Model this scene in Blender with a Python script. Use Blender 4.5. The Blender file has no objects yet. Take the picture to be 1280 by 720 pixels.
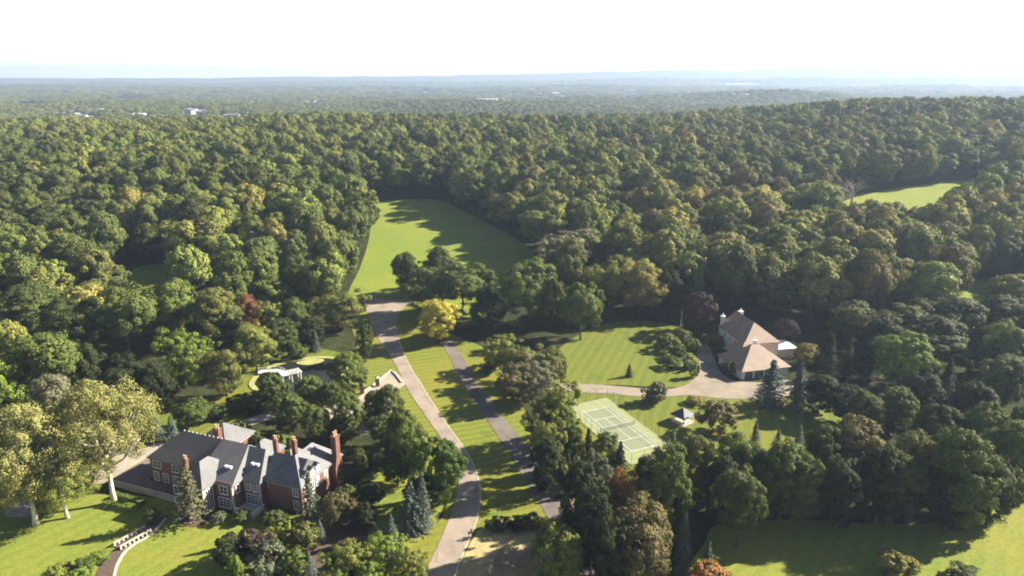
import bpy, math, random
import numpy as np
from mathutils import Vector, Matrix
from mathutils.geometry import delaunay_2d_cdt

random.seed(7); rng = np.random.default_rng(11)
scene = bpy.context.scene
COL = scene.collection
H0 = 85.0; PITCH = math.radians(16.4); FOC = 890.0

# ------------------------------------------------------------------ terrain
def ss(a, b, x):
    t = np.clip((x-a)/(b-a), 0, 1); return t*t*(3-2*t)
KY = np.array([-3000, 230, 300, 400, 520, 650, 760, 900, 1100, 1350, 1700, 2500, 4000, 9000, 60000.])
KZ = np.array([0, 0, 5.5, 17, 24, 27.5, 26, 18, 8, 2, 3, 1, -2, -10, -10.])
yy_ = np.arange(-3000, 60001, 10.); zz_ = np.interp(yy_, KY, KZ)
ker = np.hanning(13); ker /= ker.sum()
zs_ = np.convolve(np.pad(zz_, 6, mode='edge'), ker, 'valid')
def vnoise(x, y, s, seed):
    x = x/s; y = y/s
    return (np.sin(x*1.3+seed)*np.cos(y*1.1-seed*2.1)+.6*np.sin(x*2.3+y*1.7+seed*3)+.4*np.cos(x*3.9-y*3.1+seed))/2
def hz(x, y):
    x = np.asarray(x, float); y = np.asarray(y, float)
    z = np.interp(y, yy_, zs_)
    z = z + 17*ss(130, 430, x)*ss(330, 620, y)*(1-ss(900, 1500, y))
    z = z - 5*ss(-200, -420, x)*ss(300, 500, y)*(1-ss(800, 1200, y))
    far = ss(1000, 1500, y)
    z = z + far*9*vnoise(x, y, 260, 1.0) + 3*ss(520, 700, y)*vnoise(x, y, 90, 4.0)
    z = z + 30*np.exp(-((x-840)/260)**2-((y-2350)/230)**2) + 12*np.exp(-((x-420)/330)**2-((y-2500)/230)**2)
    z = z + 12*np.exp(-((x+350)/500)**2-((y-1900)/200)**2)
    # far ridges
    u = x/np.maximum(y, 1.)
    hgt = 100 + 118*ss(-.5, .6, u) + 13*vnoise(x, y*0, 1300, 2.) + 5*vnoise(x, y*0, 430, 5.)
    z = z + hgt*np.exp(-((y-9000)/900)**2)
    h2 = 30 + 40*ss(-.5, .5, u) + 20*vnoise(x, y*0, 900, 8.)
    z = z + h2*np.exp(-((y-6700-300*u)/500)**2)
    z = z + (16+14*vnoise(x, y*0, 700, 4.))*np.exp(-((y-4700)/350)**2)
    return z
def ray(px, py):
    u = (px-640)/FOC; v = (360-py)/FOC
    return np.array([u, math.cos(PITCH)+v*math.sin(PITCH), -math.sin(PITCH)+v*math.cos(PITCH)])
def G(px, py, dz=0.0):
    """ground point (or a point dz above the ground) seen from the camera station in that direction"""
    d = ray(px, py); t = np.concatenate([np.arange(60, 1200, 1.), np.arange(1200, 20000, 8.)])/d[1]
    X = d[0]*t; Y = d[1]*t; Z = H0+d[2]*t
    g = Z-hz(X, Y)-dz
    i = int(np.argmax(g < 0))
    if g[i] >= 0: i = len(t)-1
    a, b = (g[i-1], g[i]) if i > 0 else (0, 1)
    w = a/(a-b) if a != b else 0
    tt = t[i-1]+(t[i]-t[i-1])*w
    return float(d[0]*tt), float(d[1]*tt)
def proj(x, y, z):
    dz = z-H0
    d = y*math.cos(PITCH)-dz*math.sin(PITCH); v = y*math.sin(PITCH)+dz*math.cos(PITCH)
    return 640+FOC*x/d, 360-FOC*v/d, d

# ------------------------------------------------------------------ materials
def mat(name):
    m = bpy.data.materials.new(name); m.use_nodes = True
    nt = m.node_tree; b = nt.nodes['Principled BSDF']
    return m, nt, b
def N(nt, t, **k):
    n = nt.nodes.new(t)
    for a, v in k.items():
        if a in n.inputs.keys(): n.inputs[a].default_value = v
        else: setattr(n, a, v)
    return n
def ramp(nt, fac, stops):
    r = N(nt, 'ShaderNodeValToRGB'); e = r.color_ramp.elements
    while len(e) < len(stops): e.new(.5)
    for i, (p, c) in enumerate(stops): e[i].position = p; e[i].color = (*c, 1)
    nt.links.new(fac, r.inputs[0]); return r.outputs[0]
def noise(nt, scale, detail=4, vec=None, rough=.55):
    n = N(nt, 'ShaderNodeTexNoise'); n.inputs['Scale'].default_value = scale
    n.inputs['Detail'].default_value = detail; n.inputs['Roughness'].default_value = rough
    if vec is not None: nt.links.new(vec, n.inputs['Vector'])
    return n.outputs['Fac']
def mixc(nt, fac, a, b, blend='MIX'):
    m = N(nt, 'ShaderNodeMix'); m.data_type = 'RGBA'; m.blend_type = blend
    for s, i in ((fac, 0), (a, 6), (b, 7)):
        if hasattr(s, 'links'): nt.links.new(s, m.inputs[i])
        elif isinstance(s, tuple): m.inputs[i].default_value = (*s, 1)
        else: m.inputs[i].default_value = s
    return m.outputs[2]
def objco(nt): return N(nt, 'ShaderNodeTexCoord').outputs['Object']
def bump(nt, b, h, s, d=.1):
    n = N(nt, 'ShaderNodeBump'); n.inputs['Strength'].default_value = s; n.inputs['Distance'].default_value = d
    nt.links.new(h, n.inputs['Height']); nt.links.new(n.outputs[0], b.inputs['Normal'])
def simple(name, c, rough=.8, var=.25, scale=1.5, metallic=0, spec=.3):
    m, nt, b = mat(name); v = objco(nt)
    n = noise(nt, scale, 6, v)
    c1 = tuple(x*(1-var) for x in c); c2 = tuple(min(1, x*(1+var)) for x in c)
    nt.links.new(ramp(nt, n, [(.3, c1), (.7, c2)]), b.inputs['Base Color'])
    b.inputs['Roughness'].default_value = rough; b.inputs['Metallic'].default_value = metallic
    b.inputs['Specular IOR Level'].default_value = spec
    return m
def grass_mat(name, c1, c2, ang=0, width=3.0, amt=.35, dry=None):
    m, nt, b = mat(name); v = objco(nt)
    mp = N(nt, 'ShaderNodeMapping'); mp.inputs['Rotation'].default_value = (0, 0, ang); nt.links.new(v, mp.inputs[0])
    w = N(nt, 'ShaderNodeTexWave'); w.wave_type = 'BANDS'; w.bands_direction = 'X'
    w.inputs['Scale'].default_value = .314/width; w.inputs['Distortion'].default_value = 1.6; w.inputs['Detail'].default_value = 2
    w.inputs['Detail Scale'].default_value = .3
    nt.links.new(mp.outputs[0], w.inputs[0])
    st = ramp(nt, w.outputs['Fac'], [(.35, (0, 0, 0)), (.65, (1, 1, 1))])
    big = noise(nt, .035, 5, v, .6); fine = noise(nt, 1.1, 6, v, .7)
    ml = N(nt, 'ShaderNodeMath', operation='MULTIPLY'); nt.links.new(st, ml.inputs[0]); ml.inputs[1].default_value = amt
    base = mixc(nt, ml.outputs[0], c1, c2)
    d = dry or (c2[0]*1.25, c2[1]*1.0, c2[2])
    base = mixc(nt, ramp(nt, big, [(.42, (0, 0, 0)), (.68, (.7, .7, .7))]), base, d)
    g = ramp(nt, fine, [(.25, (.70, .72, .70)), (.75, (1.28, 1.25, 1.25))])
    wear = noise(nt, .11, 6, v, .7)
    base = mixc(nt, ramp(nt, wear, [(.56, (0, 0, 0)), (.74, (.75, .75, .75))]), base, (c2[0]*1.15, c2[1]*.82, c2[2]*1.6))
    base = mixc(nt, ramp(nt, wear, [(.26, (.8, .8, .8)), (.42, (0, 0, 0))]), base, (c1[0]*.62, c1[1]*.72, c1[2]*.8))
    col = mixc(nt, 1.0, base, g, 'MULTIPLY')
    nt.links.new(col, b.inputs['Base Color']); b.inputs['Roughness'].default_value = .9
    b.inputs['Specular IOR Level'].default_value = .1
    bump(nt, b, noise(nt, 4, 3, v), .5, .15)
    return m
M = {}
M['lawn'] = grass_mat('lawn_grass', (.15, .19, .03), (.195, .222, .036), math.radians(35), 3.2, .55)
M['median'] = grass_mat('median_grass', (.13, .155, .022), (.19, .20, .03), math.radians(70), 2.6, .7)
M['meadow'] = grass_mat('meadow_grass', (.15, .205, .03), (.185, .235, .035), math.radians(60), 3.5, .9)
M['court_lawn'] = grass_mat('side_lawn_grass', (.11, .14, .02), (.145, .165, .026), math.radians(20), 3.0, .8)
M['hillfield'] = grass_mat('hill_grass', (.18, .22, .032), (.21, .24, .04), 0, 4, .3)
def terrain_mat():
    m, nt, b = mat('wood_floor'); v = objco(nt)
    near = ramp(nt, noise(nt, .25, 7, v, .65), [(.3, (.022, .024, .011)), (.55, (.04, .045, .016)), (.8, (.075, .065, .03))])
    far = ramp(nt, noise(nt, .012, 9, v, .75), [(.28, (.018, .026, .011)), (.5, (.05, .06, .02)), (.66, (.09, .10, .03)), (.82, (.15, .15, .07))])
    sep = N(nt, 'ShaderNodeSeparateXYZ'); nt.links.new(v, sep.inputs[0])
    mr = N(nt, 'ShaderNodeMapRange'); mr.inputs['From Min'].default_value = 1500; mr.inputs['From Max'].default_value = 4500
    nt.links.new(sep.outputs[1], mr.inputs[0])
    nt.links.new(mixc(nt, mr.outputs[0], near, far), b.inputs['Base Color'])
    b.inputs['Roughness'].default_value = 1; b.inputs['Specular IOR Level'].default_value = .05
    bump(nt, b, noise(nt, .03, 6, v), .6, 6)
    return m
M['terrain'] = terrain_mat()
def road_mat(name, c, dirt=.3):
    m, nt, b = mat(name); v = objco(nt)
    c0 = ramp(nt, noise(nt, .16, 9, v, .72), [(.32, tuple(x*.68 for x in c)), (.5, c), (.68, (c[0]*1.25, c[1]*1.2, c[2]*1.1))])
    f = ramp(nt, noise(nt, 5, 4, v, .8), [(.3, (.85,)*3), (.7, (1.12,)*3)])
    cr = N(nt, 'ShaderNodeTexVoronoi'); cr.feature = 'DISTANCE_TO_EDGE'; cr.inputs['Scale'].default_value = .12; nt.links.new(v, cr.inputs['Vector'])
    crk = ramp(nt, cr.outputs['Distance'], [(0, (.7,)*3), (.012, (1,)*3)])
    x = mixc(nt, 1., c0, f, 'MULTIPLY'); x = mixc(nt, 1., x, crk, 'MULTIPLY')
    nt.links.new(x, b.inputs['Base Color']); b.inputs['Roughness'].default_value = .92; b.inputs['Specular IOR Level'].default_value = .15
    return m
M['road'] = road_mat('worn_tarmac', (.29, .235, .185))
M['service'] = road_mat('old_tarmac', (.165, .14, .118))
M['drive'] = road_mat('gravel_drive', (.26, .215, .165))
M['paleroad'] = road_mat('pale_gravel', (.34, .29, .22))
M['dry'] = grass_mat('dry_grass', (.40, .33, .15), (.50, .42, .21), .3, 5, .5, (.22, .17, .08))
M['mulch'] = simple('bark_mulch', (.10, .065, .05), .95, .35, 2)
M['kerb'] = simple('pale_kerb_stone', (.40, .34, .24), .9, .25, .5)
M['stone'] = simple('cream_stone', (.44, .39, .31), .85, .2, 1)
M['white'] = simple('white_paint', (.78, .77, .73), .6, .06, 1)
M['water'], nt, b = mat('dark_pond_water'); b.inputs['Base Color'].default_value = (.02, .022, .018, 1); b.inputs['Roughness'].default_value = .12
M['pond_rim'] = simple('pond_rim_grass', (.30, .30, .10), .9, .2, .4)
M['glass'], nt, b = mat('dark_window_glass'); b.inputs['Base Color'].default_value = (.03, .035, .045, 1); b.inputs['Roughness'].default_value = .08
M['court_out'] = simple('pale_green_court', (.25, .265, .125), .85, .08, .4)
M['court_in'] = simple('dark_green_court', (.20, .215, .125), .85, .08, .4)
M['metal'] = simple('grey_metal', (.3, .31, .3), .5, .1, 1)
M['darkmetal'] = simple('dark_metal', (.05, .055, .05), .5, .1, 1)
def brick_mat(name, a, bcol, mortar):
    m, nt, b = mat(name); v = objco(nt)
    # bricks laid along the wall: use x+y so both wall directions get courses
    sep = N(nt, 'ShaderNodeSeparateXYZ'); nt.links.new(v, sep.inputs[0])
    ad = N(nt, 'ShaderNodeMath', operation='ADD'); nt.links.new(sep.outputs[0], ad.inputs[0]); nt.links.new(sep.outputs[1], ad.inputs[1])
    cb = N(nt, 'ShaderNodeCombineXYZ'); nt.links.new(ad.outputs[0], cb.inputs[0]); nt.links.new(sep.outputs[2], cb.inputs[1])
    br = N(nt, 'ShaderNodeTexBrick'); br.inputs['Scale'].default_value = 2.2; nt.links.new(cb.outputs[0], br.inputs['Vector'])
    br.inputs['Color1'].default_value = (*a, 1); br.inputs['Color2'].default_value = (*bcol, 1); br.inputs['Mortar'].default_value = (*mortar, 1)
    br.inputs['Mortar Size'].default_value = .012
    g = ramp(nt, noise(nt, .6, 6, v, .65), [(.3, (.7,)*3), (.7, (1.2,)*3)])
    nt.links.new(mixc(nt, 1., br.outputs['Color'], g, 'MULTIPLY'), b.inputs['Base Color']); b.inputs['Roughness'].default_value = .85
    return m
M['brick'] = brick_mat('red_brick', (.215, .082, .05), (.135, .055, .038), (.16, .115, .09))
def roof_mat(name, c, var=.25):
    m, nt, b = mat(name); v = objco(nt)
    sep = N(nt, 'ShaderNodeSeparateXYZ'); nt.links.new(v, sep.inputs[0])
    ad = N(nt, 'ShaderNodeMath', operation='ADD'); nt.links.new(sep.outputs[0], ad.inputs[0]); nt.links.new(sep.outputs[1], ad.inputs[1])
    cb = N(nt, 'ShaderNodeCombineXYZ'); nt.links.new(ad.outputs[0], cb.inputs[0]); nt.links.new(sep.outputs[2], cb.inputs[1])
    br = N(nt, 'ShaderNodeTexBrick'); br.inputs['Scale'].default_value = 2.6; nt.links.new(cb.outputs[0], br.inputs['Vector'])
    br.inputs['Color1'].default_value = (*[x*(1+var) for x in c], 1); br.inputs['Color2'].default_value = (*[x*(1-var) for x in c], 1)
    br.inputs['Mortar'].default_value = (*[x*.55 for x in c], 1); br.inputs['Mortar Size'].default_value = .015
    g = ramp(nt, noise(nt, .35, 6, v, .7), [(.3, (.75,)*3), (.7, (1.2,)*3)])
    nt.links.new(mixc(nt, 1., br.outputs['Color'], g, 'MULTIPLY'), b.inputs['Base Color']); b.inputs['Roughness'].default_value = .6
    bump(nt, b, br.outputs['Fac'], .4, .04)
    return m
M['slate'] = roof_mat('blue_grey_slate', (.135, .133, .132), .12)
M['tan_roof'] = roof_mat('tan_shingles', (.34, .225, .135), .22)
M['dark_roof'] = roof_mat('dark_shingles', (.10, .10, .11), .15)
def leaf_mat():
    m, nt, b = mat('foliage')
    at = N(nt, 'ShaderNodeAttribute'); at.attribute_type = 'INSTANCER'; at.attribute_name = 'tint'
    ge = N(nt, 'ShaderNodeNewGeometry')
    g = ramp(nt, ge.outputs['Random Per Island'], [(0, (.76, .79, .74)), (.5, (1, 1, 1)), (1, (1.28, 1.24, 1.12))])
    tc = objco(nt)
    g2 = ramp(nt, noise(nt, .22, 3, tc), [(.35, (.8, .86, .85)), (.65, (1.2, 1.12, 1.05))])
    c = mixc(nt, 1., at.outputs['Color'], g, 'MULTIPLY'); c = mixc(nt, 1., c, g2, 'MULTIPLY')
    nt.links.new(c, b.inputs['Base Color']); b.inputs['Roughness'].default_value = .7; b.inputs['Specular IOR Level'].default_value = .12
    tr = N(nt, 'ShaderNodeBsdfTranslucent'); c2 = mixc(nt, 1., c, (1.15, 1.25, .6), 'MULTIPLY'); nt.links.new(c2, tr.inputs[0])
    mx = N(nt, 'ShaderNodeMixShader'); mx.inputs[0].default_value = .17
    nt.links.new(b.outputs[0], mx.inputs[1]); nt.links.new(tr.outputs[0], mx.inputs[2])
    nt.links.new(mx.outputs[0], nt.nodes['Material Output'].inputs[0])
    return m
M['leaf'] = leaf_mat(); M['farfield'] = simple('pale_stubble_field', (.34, .33, .19), .95, .12, .02)
M['bark'] = simple('grey_brown_bark', (.11, .085, .065), .95, .35, 2)
M['palebark'] = simple('mottled_pale_bark', (.52, .46, .36), .85, .4, .8)
M['twig'] = simple('grey_twigs', (.24, .20, .16), .9, .25, 2)
M['far_wall'] = simple('pale_far_wall', (.52, .51, .48), .8, .08, .2)
M['far_roof'] = simple('grey_far_roof', (.30, .28, .27), .8, .1, .2)

# ------------------------------------------------------------------ object helpers
class MB:
    def __init__(s): s.v = []; s.f = []
    def add(s, vs, fs):
        o = len(s.v); s.v += [tuple(map(float, p)) for p in vs]; s.f += [tuple(i+o for i in f) for f in fs]; return s
    def box(s, x0, x1, y0, y1, z0, z1):
        return s.add([(x0, y0, z0), (x1, y0, z0), (x1, y1, z0), (x0, y1, z0), (x0, y0, z1), (x1, y0, z1), (x1, y1, z1), (x0, y1, z1)],
                     [(0, 3, 2, 1), (4, 5, 6, 7), (0, 1, 5, 4), (1, 2, 6, 5), (2, 3, 7, 6), (3, 0, 4, 7)])
    def tube(s, pts, rads, n=6, cap=True):
        pts = [Vector(p) for p in pts]; rings = []
        for i, p in enumerate(pts):
            d = (pts[min(i+1, len(pts)-1)]-pts[max(i-1, 0)])
            d = d.normalized() if d.length > 1e-6 else Vector((0, 0, 1))
            a = d.orthogonal().normalized(); b = d.cross(a)
            rings.append([p+(a*math.cos(t)+b*math.sin(t))*rads[i] for t in [2*math.pi*k/n for k in range(n)]])
        vs = [q for r in rings for q in r]; fs = []
        for i in range(len(pts)-1):
            for k in range(n):
                fs.append((i*n+k, i*n+(k+1) % n, (i+1)*n+(k+1) % n, (i+1)*n+k))
        if cap: fs.append(tuple(reversed(range(n)))); fs.append(tuple((len(pts)-1)*n+k for k in range(n)))
        return s.add(vs, fs)
    def cyl(s, x, y, z0, z1, r0, r1=None, n=12): return s.tube([(x, y, z0), (x, y, z1)], [r0, r0 if r1 is None else r1], n)
    def mesh(s, name, m, smooth=False):
        me = bpy.data.meshes.new(name); me.from_pydata(s.v, [], s.f); me.update()
        if m: me.materials.append(m)
        if smooth: me.polygons.foreach_set('use_smooth', [True]*len(me.polygons))
        return me
    def build(s, name, m, parent=None, smooth=False, loc=None, rz=0):
        return link(name, s.mesh(name, m, smooth), parent, loc, rz)
def link(name, me, parent=None, loc=None, rz=0):
    o = bpy.data.objects.new(name, me); COL.objects.link(o)
    if parent is not None: o.parent = parent
    if loc is not None: o.location = loc
    if rz: o.rotation_euler = (0, 0, rz)
    return o
def tag(o, label, cat, group=None):
    o['label'] = label; o['category'] = cat
    if group: o['group'] = group
    return o
def thing(name, label, cat, loc=(0, 0, 0), rz=0, group=None):
    return tag(link(name, None, None, loc, rz), label, cat, group)
def struct(o): o['kind'] = 'structure'; return o

# ------------------------------------------------------------------ terrain sheet
def axis(lo, hi, step, end_lo, end_hi, g=1.09):
    a = list(np.arange(lo, hi+.1, step)); s = step
    while a[-1] < end_hi: s *= g; a.append(a[-1]+s)
    s = step; b = []
    x = lo
    while x > end_lo: s *= g; x -= s; b.append(x)
    return np.array(b[::-1]+a)
gx = axis(-520, 640, 8, -9500, 9500); gy = axis(60, 900, 7, -1200, 10600, 1.04)
XX, YY = np.meshgrid(gx, gy); ZZ = hz(XX, YY)
nv = XX.size; me = bpy.data.meshes.new('ground')
idx = np.arange(nv).reshape(XX.shape)
quads = np.stack([idx[:-1, :-1], idx[:-1, 1:], idx[1:, 1:], idx[1:, :-1]], -1).reshape(-1, 4)
me.from_pydata(np.stack([XX, YY, ZZ], -1).reshape(-1, 3).tolist(), [], quads.tolist()); me.update()
me.polygons.foreach_set('use_smooth', [True]*len(me.polygons)); me.materials.append(M['terrain'])
struct(link('ground', me))
def hmesh(x, y):  # height of the sheet itself (bilinear)
    i = np.clip(np.searchsorted(gx, x)-1, 0, len(gx)-2); j = np.clip(np.searchsorted(gy, y)-1, 0, len(gy)-2)
    a = (x-gx[i])/(gx[i+1]-gx[i]); b = (y-gy[j])/(gy[j+1]-gy[j])
    return ZZ[j, i]*(1-a)*(1-b)+ZZ[j, i+1]*a*(1-b)+ZZ[j+1, i]*(1-a)*b+ZZ[j+1, i+1]*a*b

def smooth_closed(pts, k=4):
    n = len(pts); out = []
    for i in range(n):
        p0, p1, p2, p3 = [np.array(pts[(i+j-1) % n]) for j in range(4)]
        for t in np.arange(k)/k:
            out.append(tuple(.5*((2*p1)+(-p0+p2)*t+(2*p0-5*p1+4*p2-p3)*t*t+(-p0+3*p1-3*p2+p3)*t**3)))
    return out
def smooth_open(pts, k=4):
    P = [pts[0]]+list(pts)+[pts[-1]]; out = []
    for i in range(1, len(P)-2):
        p0, p1, p2, p3 = [np.array(P[i+j-1]) for j in range(4)]
        for t in np.arange(k)/k:
            out.append(tuple(.5*((2*p1)+(-p0+p2)*t+(2*p0-5*p1+4*p2-p3)*t*t+(-p0+3*p1-3*p2+p3)*t**3)))
    out.append(tuple(pts[-1])); return out
def inpoly(x, y, P):
    x = np.asarray(x); c = np.zeros(x.shape, bool); n = len(P)
    for i in range(n):
        x1, y1 = P[i]; x2, y2 = P[i-1]
        c ^= ((y1 > y) != (y2 > y)) & (x < (x2-x1)*(y-y1)/(y2-y1+1e-12)+x1)
    return c
def sheet(name, wp, off, m, kind='structure', step=5.0):
    """a sheet draped over the ground, outline wp in metres"""
    A = np.array(wp); x0, y0 = A.min(0); x1, y1 = A.max(0)
    X, Y = np.meshgrid(np.arange(x0, x1, step)+.37, np.arange(y0, y1, step)+.21)
    k = inpoly(X, Y, wp); pts = [Vector(p) for p in wp]+[Vector((a, b)) for a, b in zip(X[k], Y[k])]
    n = len(wp)
    r = delaunay_2d_cdt(pts, [], [list(range(n))], 1, 1e-4)
    vs = [(p.x, p.y, float(hmesh(p.x, p.y))+off) for p in r[0]]
    fs = [tuple(f) for f in r[2]]
    out = []
    for f in fs:
        a, b, c = [r[0][i] for i in f[:3]]
        out.append(f if (b-a).cross(c-a) > 0 else tuple(reversed(f)))
    me = bpy.data.meshes.new(name); me.from_pydata(vs, [], out); me.update(); me.materials.append(m)
    o = link(name, me)
    if kind: o['kind'] = kind
    return o
def PX(lst, dz=0): return [G(a, b, dz) for a, b in lst]

LAWNS = {}
def lawn(name, px, m, off=.05, smooth=True, cover=True):
    w = PX(px); w = smooth_closed(w) if smooth else w
    if cover: LAWNS[name+str(len(LAWNS))] = w
    return sheet(name, w, off, m)
lawn('meadow', [(434, 376), (450, 335), (461, 300), (465, 268), (474, 253), (540, 249), (585, 266), (640, 296), (668, 318), (664, 345), (640, 372), (600, 398), (530, 384), (480, 376)], M['meadow'], .10)
lawn('median_lawn', [(440, 398), (480, 384), (520, 386), (570, 420), (610, 440), (660, 520), (700, 570), (745, 640), (775, 700), (790, 790), (470, 790), (500, 700), (550, 650), (560, 600), (520, 545), (470, 500), (445, 470), (446, 430)], M['median'], .05)
lawn('garden_lawn', [(-120, 650), (-30, 625), (60, 622), (130, 618), (190, 622), (260, 642), (330, 640), (400, 640), (440, 610), (500, 560), (545, 575), (560, 610), (540, 670), (500, 800), (-200, 800)], M['lawn'], .04)
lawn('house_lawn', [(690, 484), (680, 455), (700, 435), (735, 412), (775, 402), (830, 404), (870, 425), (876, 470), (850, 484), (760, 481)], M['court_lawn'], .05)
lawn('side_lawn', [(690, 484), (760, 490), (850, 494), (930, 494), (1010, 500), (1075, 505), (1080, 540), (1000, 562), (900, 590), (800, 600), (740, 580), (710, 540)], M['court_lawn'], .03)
lawn('park_lawn', [(840, 800), (855, 720), (880, 680), (900, 655), (1000, 650), (1150, 655), (1280, 630), (1450, 620), (1500, 800)], M['lawn'], .04)
lawn('hill_field', [(1030, 272), (1060, 250), (1110, 238), (1160, 230), (1215, 224), (1250, 232), (1235, 258), (1180, 285), (1090, 296)], M['hillfield'], .25)
lawn('wood_glade', [(150, 358), (168, 336), (205, 330), (235, 338), (225, 352), (190, 364)], M['meadow'], .08)
lawn('wood_glade', [(1185, 378), (1205, 354), (1240, 350), (1290, 360), (1300, 385), (1240, 392)], M['meadow'], .2)
lawn('wood_glade', [(372, 370), (384, 363), (396, 366), (390, 376), (378, 377)], M['meadow'], .1)
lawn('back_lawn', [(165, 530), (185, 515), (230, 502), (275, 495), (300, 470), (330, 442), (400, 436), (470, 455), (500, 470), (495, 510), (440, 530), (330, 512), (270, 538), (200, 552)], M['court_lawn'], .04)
# roads as strips between two edges
def strip(name, L, R, m, off, k=4):
    a = smooth_open(PX(L), k); b = smooth_open(PX(R), k)
    LAWNS[name+'r'] = a+b[::-1]
    return sheet(name, a+b[::-1], off, m, step=4), a, b
mL = [(452, 372), (458, 388), (463, 403), (472, 422), (486, 442), (497, 461), (506, 480), (518, 500), (541, 533), (562, 565), (571, 590), (572, 610), (568, 630), (560, 653), (545, 687), (530, 718), (500, 775)]
mR = [(515, 376), (504, 386), (497, 400), (497, 418), (504, 440), (514, 461), (526, 480), (538, 500), (560, 533), (583, 565), (595, 590), (600, 610), (600, 630), (595, 653), (581, 687), (569, 718), (545, 775)]
_, ml, mr = strip('road', mL, mR, M['road'], .12)
sL = [(530, 410), (548, 426), (560, 443), (568, 460), (577, 478), (592, 500), (607, 523), (632, 560), (652, 593), (672, 625), (690, 660), (700, 700), (705, 775)]
sR = [(545, 406), (562, 424), (574, 440), (585, 458), (594, 477), (612, 500), (630, 523), (661, 560), (688, 593), (712, 625), (733, 660), (748, 700), (765, 775)]
strip('service_road', sL, sR, M['service'], .11)
def ribbon(pts, w, h, off=.0):
    mb = MB(); pts = [Vector(p) for p in pts]
    for i, p in enumerate(pts):
        d = (pts[min(i+1, len(pts)-1)]-pts[max(i-1, 0)]).normalized(); nrm = Vector((-d.y, d.x))
        z = float(hmesh(p.x, p.y))
        for s, zz in ((-1, -.1), (-1, h), (1, h), (1, -.1)):
            q = p+nrm*s*w/2; mb.v.append((q.x, q.y, z+zz+off))
        if i:
            a = (i-1)*4; b = i*4
            for k in range(3): mb.f.append((a+k, a+k+1, b+k+1, b+k))
    return mb
kerb = struct(ribbon([p for p in mr if p[1] < 230], .36, .16).build('road_kerb', M['kerb']))
sheet('dry_verge', smooth_closed(PX([(572, 720), (590, 676), (612, 655), (650, 652), (690, 668), (700, 720), (690, 780), (560, 780)])), .09, M['dry'])
sheet('driveway', smooth_closed(PX([(640, 476), (700, 479), (760, 482), (820, 487), (850, 484), (866, 476), (875, 462), (871, 436), (884, 430), (894, 452), (906, 470), (925, 477), (960, 478), (990, 476), (985, 496), (940, 499), (895, 498), (860, 494), (820, 497), (760, 493), (700, 489), (640, 487)]), 3), .10, M['drive'])
sheet('estate_drive', smooth_closed(PX([(220, 556), (262, 541), (300, 527), (336, 516), (380, 510), (430, 505), (447, 498), (470, 478), (490, 464), (500, 470), (506, 482), (480, 495), (462, 512), (455, 530), (410, 530), (370, 522), (330, 528), (290, 540), (240, 560)]), 3), .13, M['paleroad'])
sheet('forecourt', smooth_closed(PX([(440, 522), (455, 500), (490, 500), (480, 530), (450, 545)]), 3), .16, M['drive'])
sheet('lane', smooth_closed(PX([(205, 342), (222, 338), (240, 345), (222, 352), (205, 352)]), 3), .12, M['drive'])
sheet('garden_path', smooth_closed(PX([(118, 722), (132, 700), (146, 683), (165, 668), (185, 655), (203, 645), (215, 645), (196, 660), (168, 680), (153, 694), (146, 722), (140, 790), (100, 790)]), 3), .09, M['mulch'])
struct(ribbon(smooth_open(PX([(141, 790), (143, 722), (152, 696), (166, 682), (188, 669), (208, 648)])), .55, .13).build('path_edging', M['stone']))
sheet('planting_bed', smooth_closed(PX([(222, 648), (245, 640), (262, 648), (250, 658), (232, 658)])), .08, M['mulch'])
sheet('planting_bed', smooth_closed(PX([(370, 660), (400, 645), (440, 648), (460, 665), (450, 700), (400, 720), (370, 700)])), .08, M['mulch'])
# gravel lot beside the sycamores
sheet('gravel_lot', smooth_closed(PX([(5, 640), (60, 610), (100, 585), (180, 560), (230, 545), (240, 555), (190, 575), (150, 600), (100, 610), (40, 645)])), .07, M['paleroad'])
# pond
pond_px = [(316, 484), (320, 471), (333, 461), (364, 452), (395, 447.5), (420, 449), (434, 458), (425, 474), (385, 490), (345, 496)]
pw = smooth_closed(PX(pond_px)); LAWNS['pond'] = pw
struct(ribbon(pw+[pw[0]], 1.6, .25).build('pond_rim', M['pond_rim']))
sheet('pond_water', pw, .16, M['water'])
sheet('pond_island', smooth_closed(PX([(370, 455), (384, 450.5), (402, 449.5), (404, 453), (386, 457.5)])), .35, M['pond_rim'])
# tennis court
P1 = np.array(G(725.8, 516.4)); P2 = np.array(G(760.5, 509.2)); Tm = np.array(G(787, 550.4)); Tf = np.array(G(755.6, 524))
e1 = (P2-P1); wid = np.linalg.norm(e1); e1 /= wid; e2 = Tm-Tf; e2 -= e1*np.dot(e1, e2); e2 /= np.linalg.norm(e2)
kf = wid/10.97; lf = np.linalg.norm(Tm-Tf)/12.8; print('court scale', kf, lf)
def CP(a, b): return tuple(P1+e1*a*kf+e2*b*lf)
court = [CP(-3.2, -5.5), CP(14.6, -5.5), CP(14.6, 29.5), CP(-3.2, 29.5)]; LAWNS['court'] = court
sheet('court_surround', court, .12, M['court_out'])
sheet('court_surface', [CP(0, 0), CP(10.97, 0), CP(10.97, 23.77), CP(0, 23.77)], .14, M['court_in'])
def cline(a0, a1, b0, b1): sheet('court_line', [CP(a0, b0), CP(a1, b0), CP(a1, b1), CP(a0, b1)], .16, M['white'])
w = .11
cline(0, 10.97, 0, w); cline(0, 10.97, 23.77-w, 23.77)
for a in (0, 1.37, 9.6-w, 10.97-w): cline(a, a+w, w+.001, 23.77-w-.001)
for b in (5.49, 18.28): cline(1.37+w+.001, 9.6-w-.001, b, b+w)
cline(5.43, 5.54, 5.49+w+.001, 18.28-.001)

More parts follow.
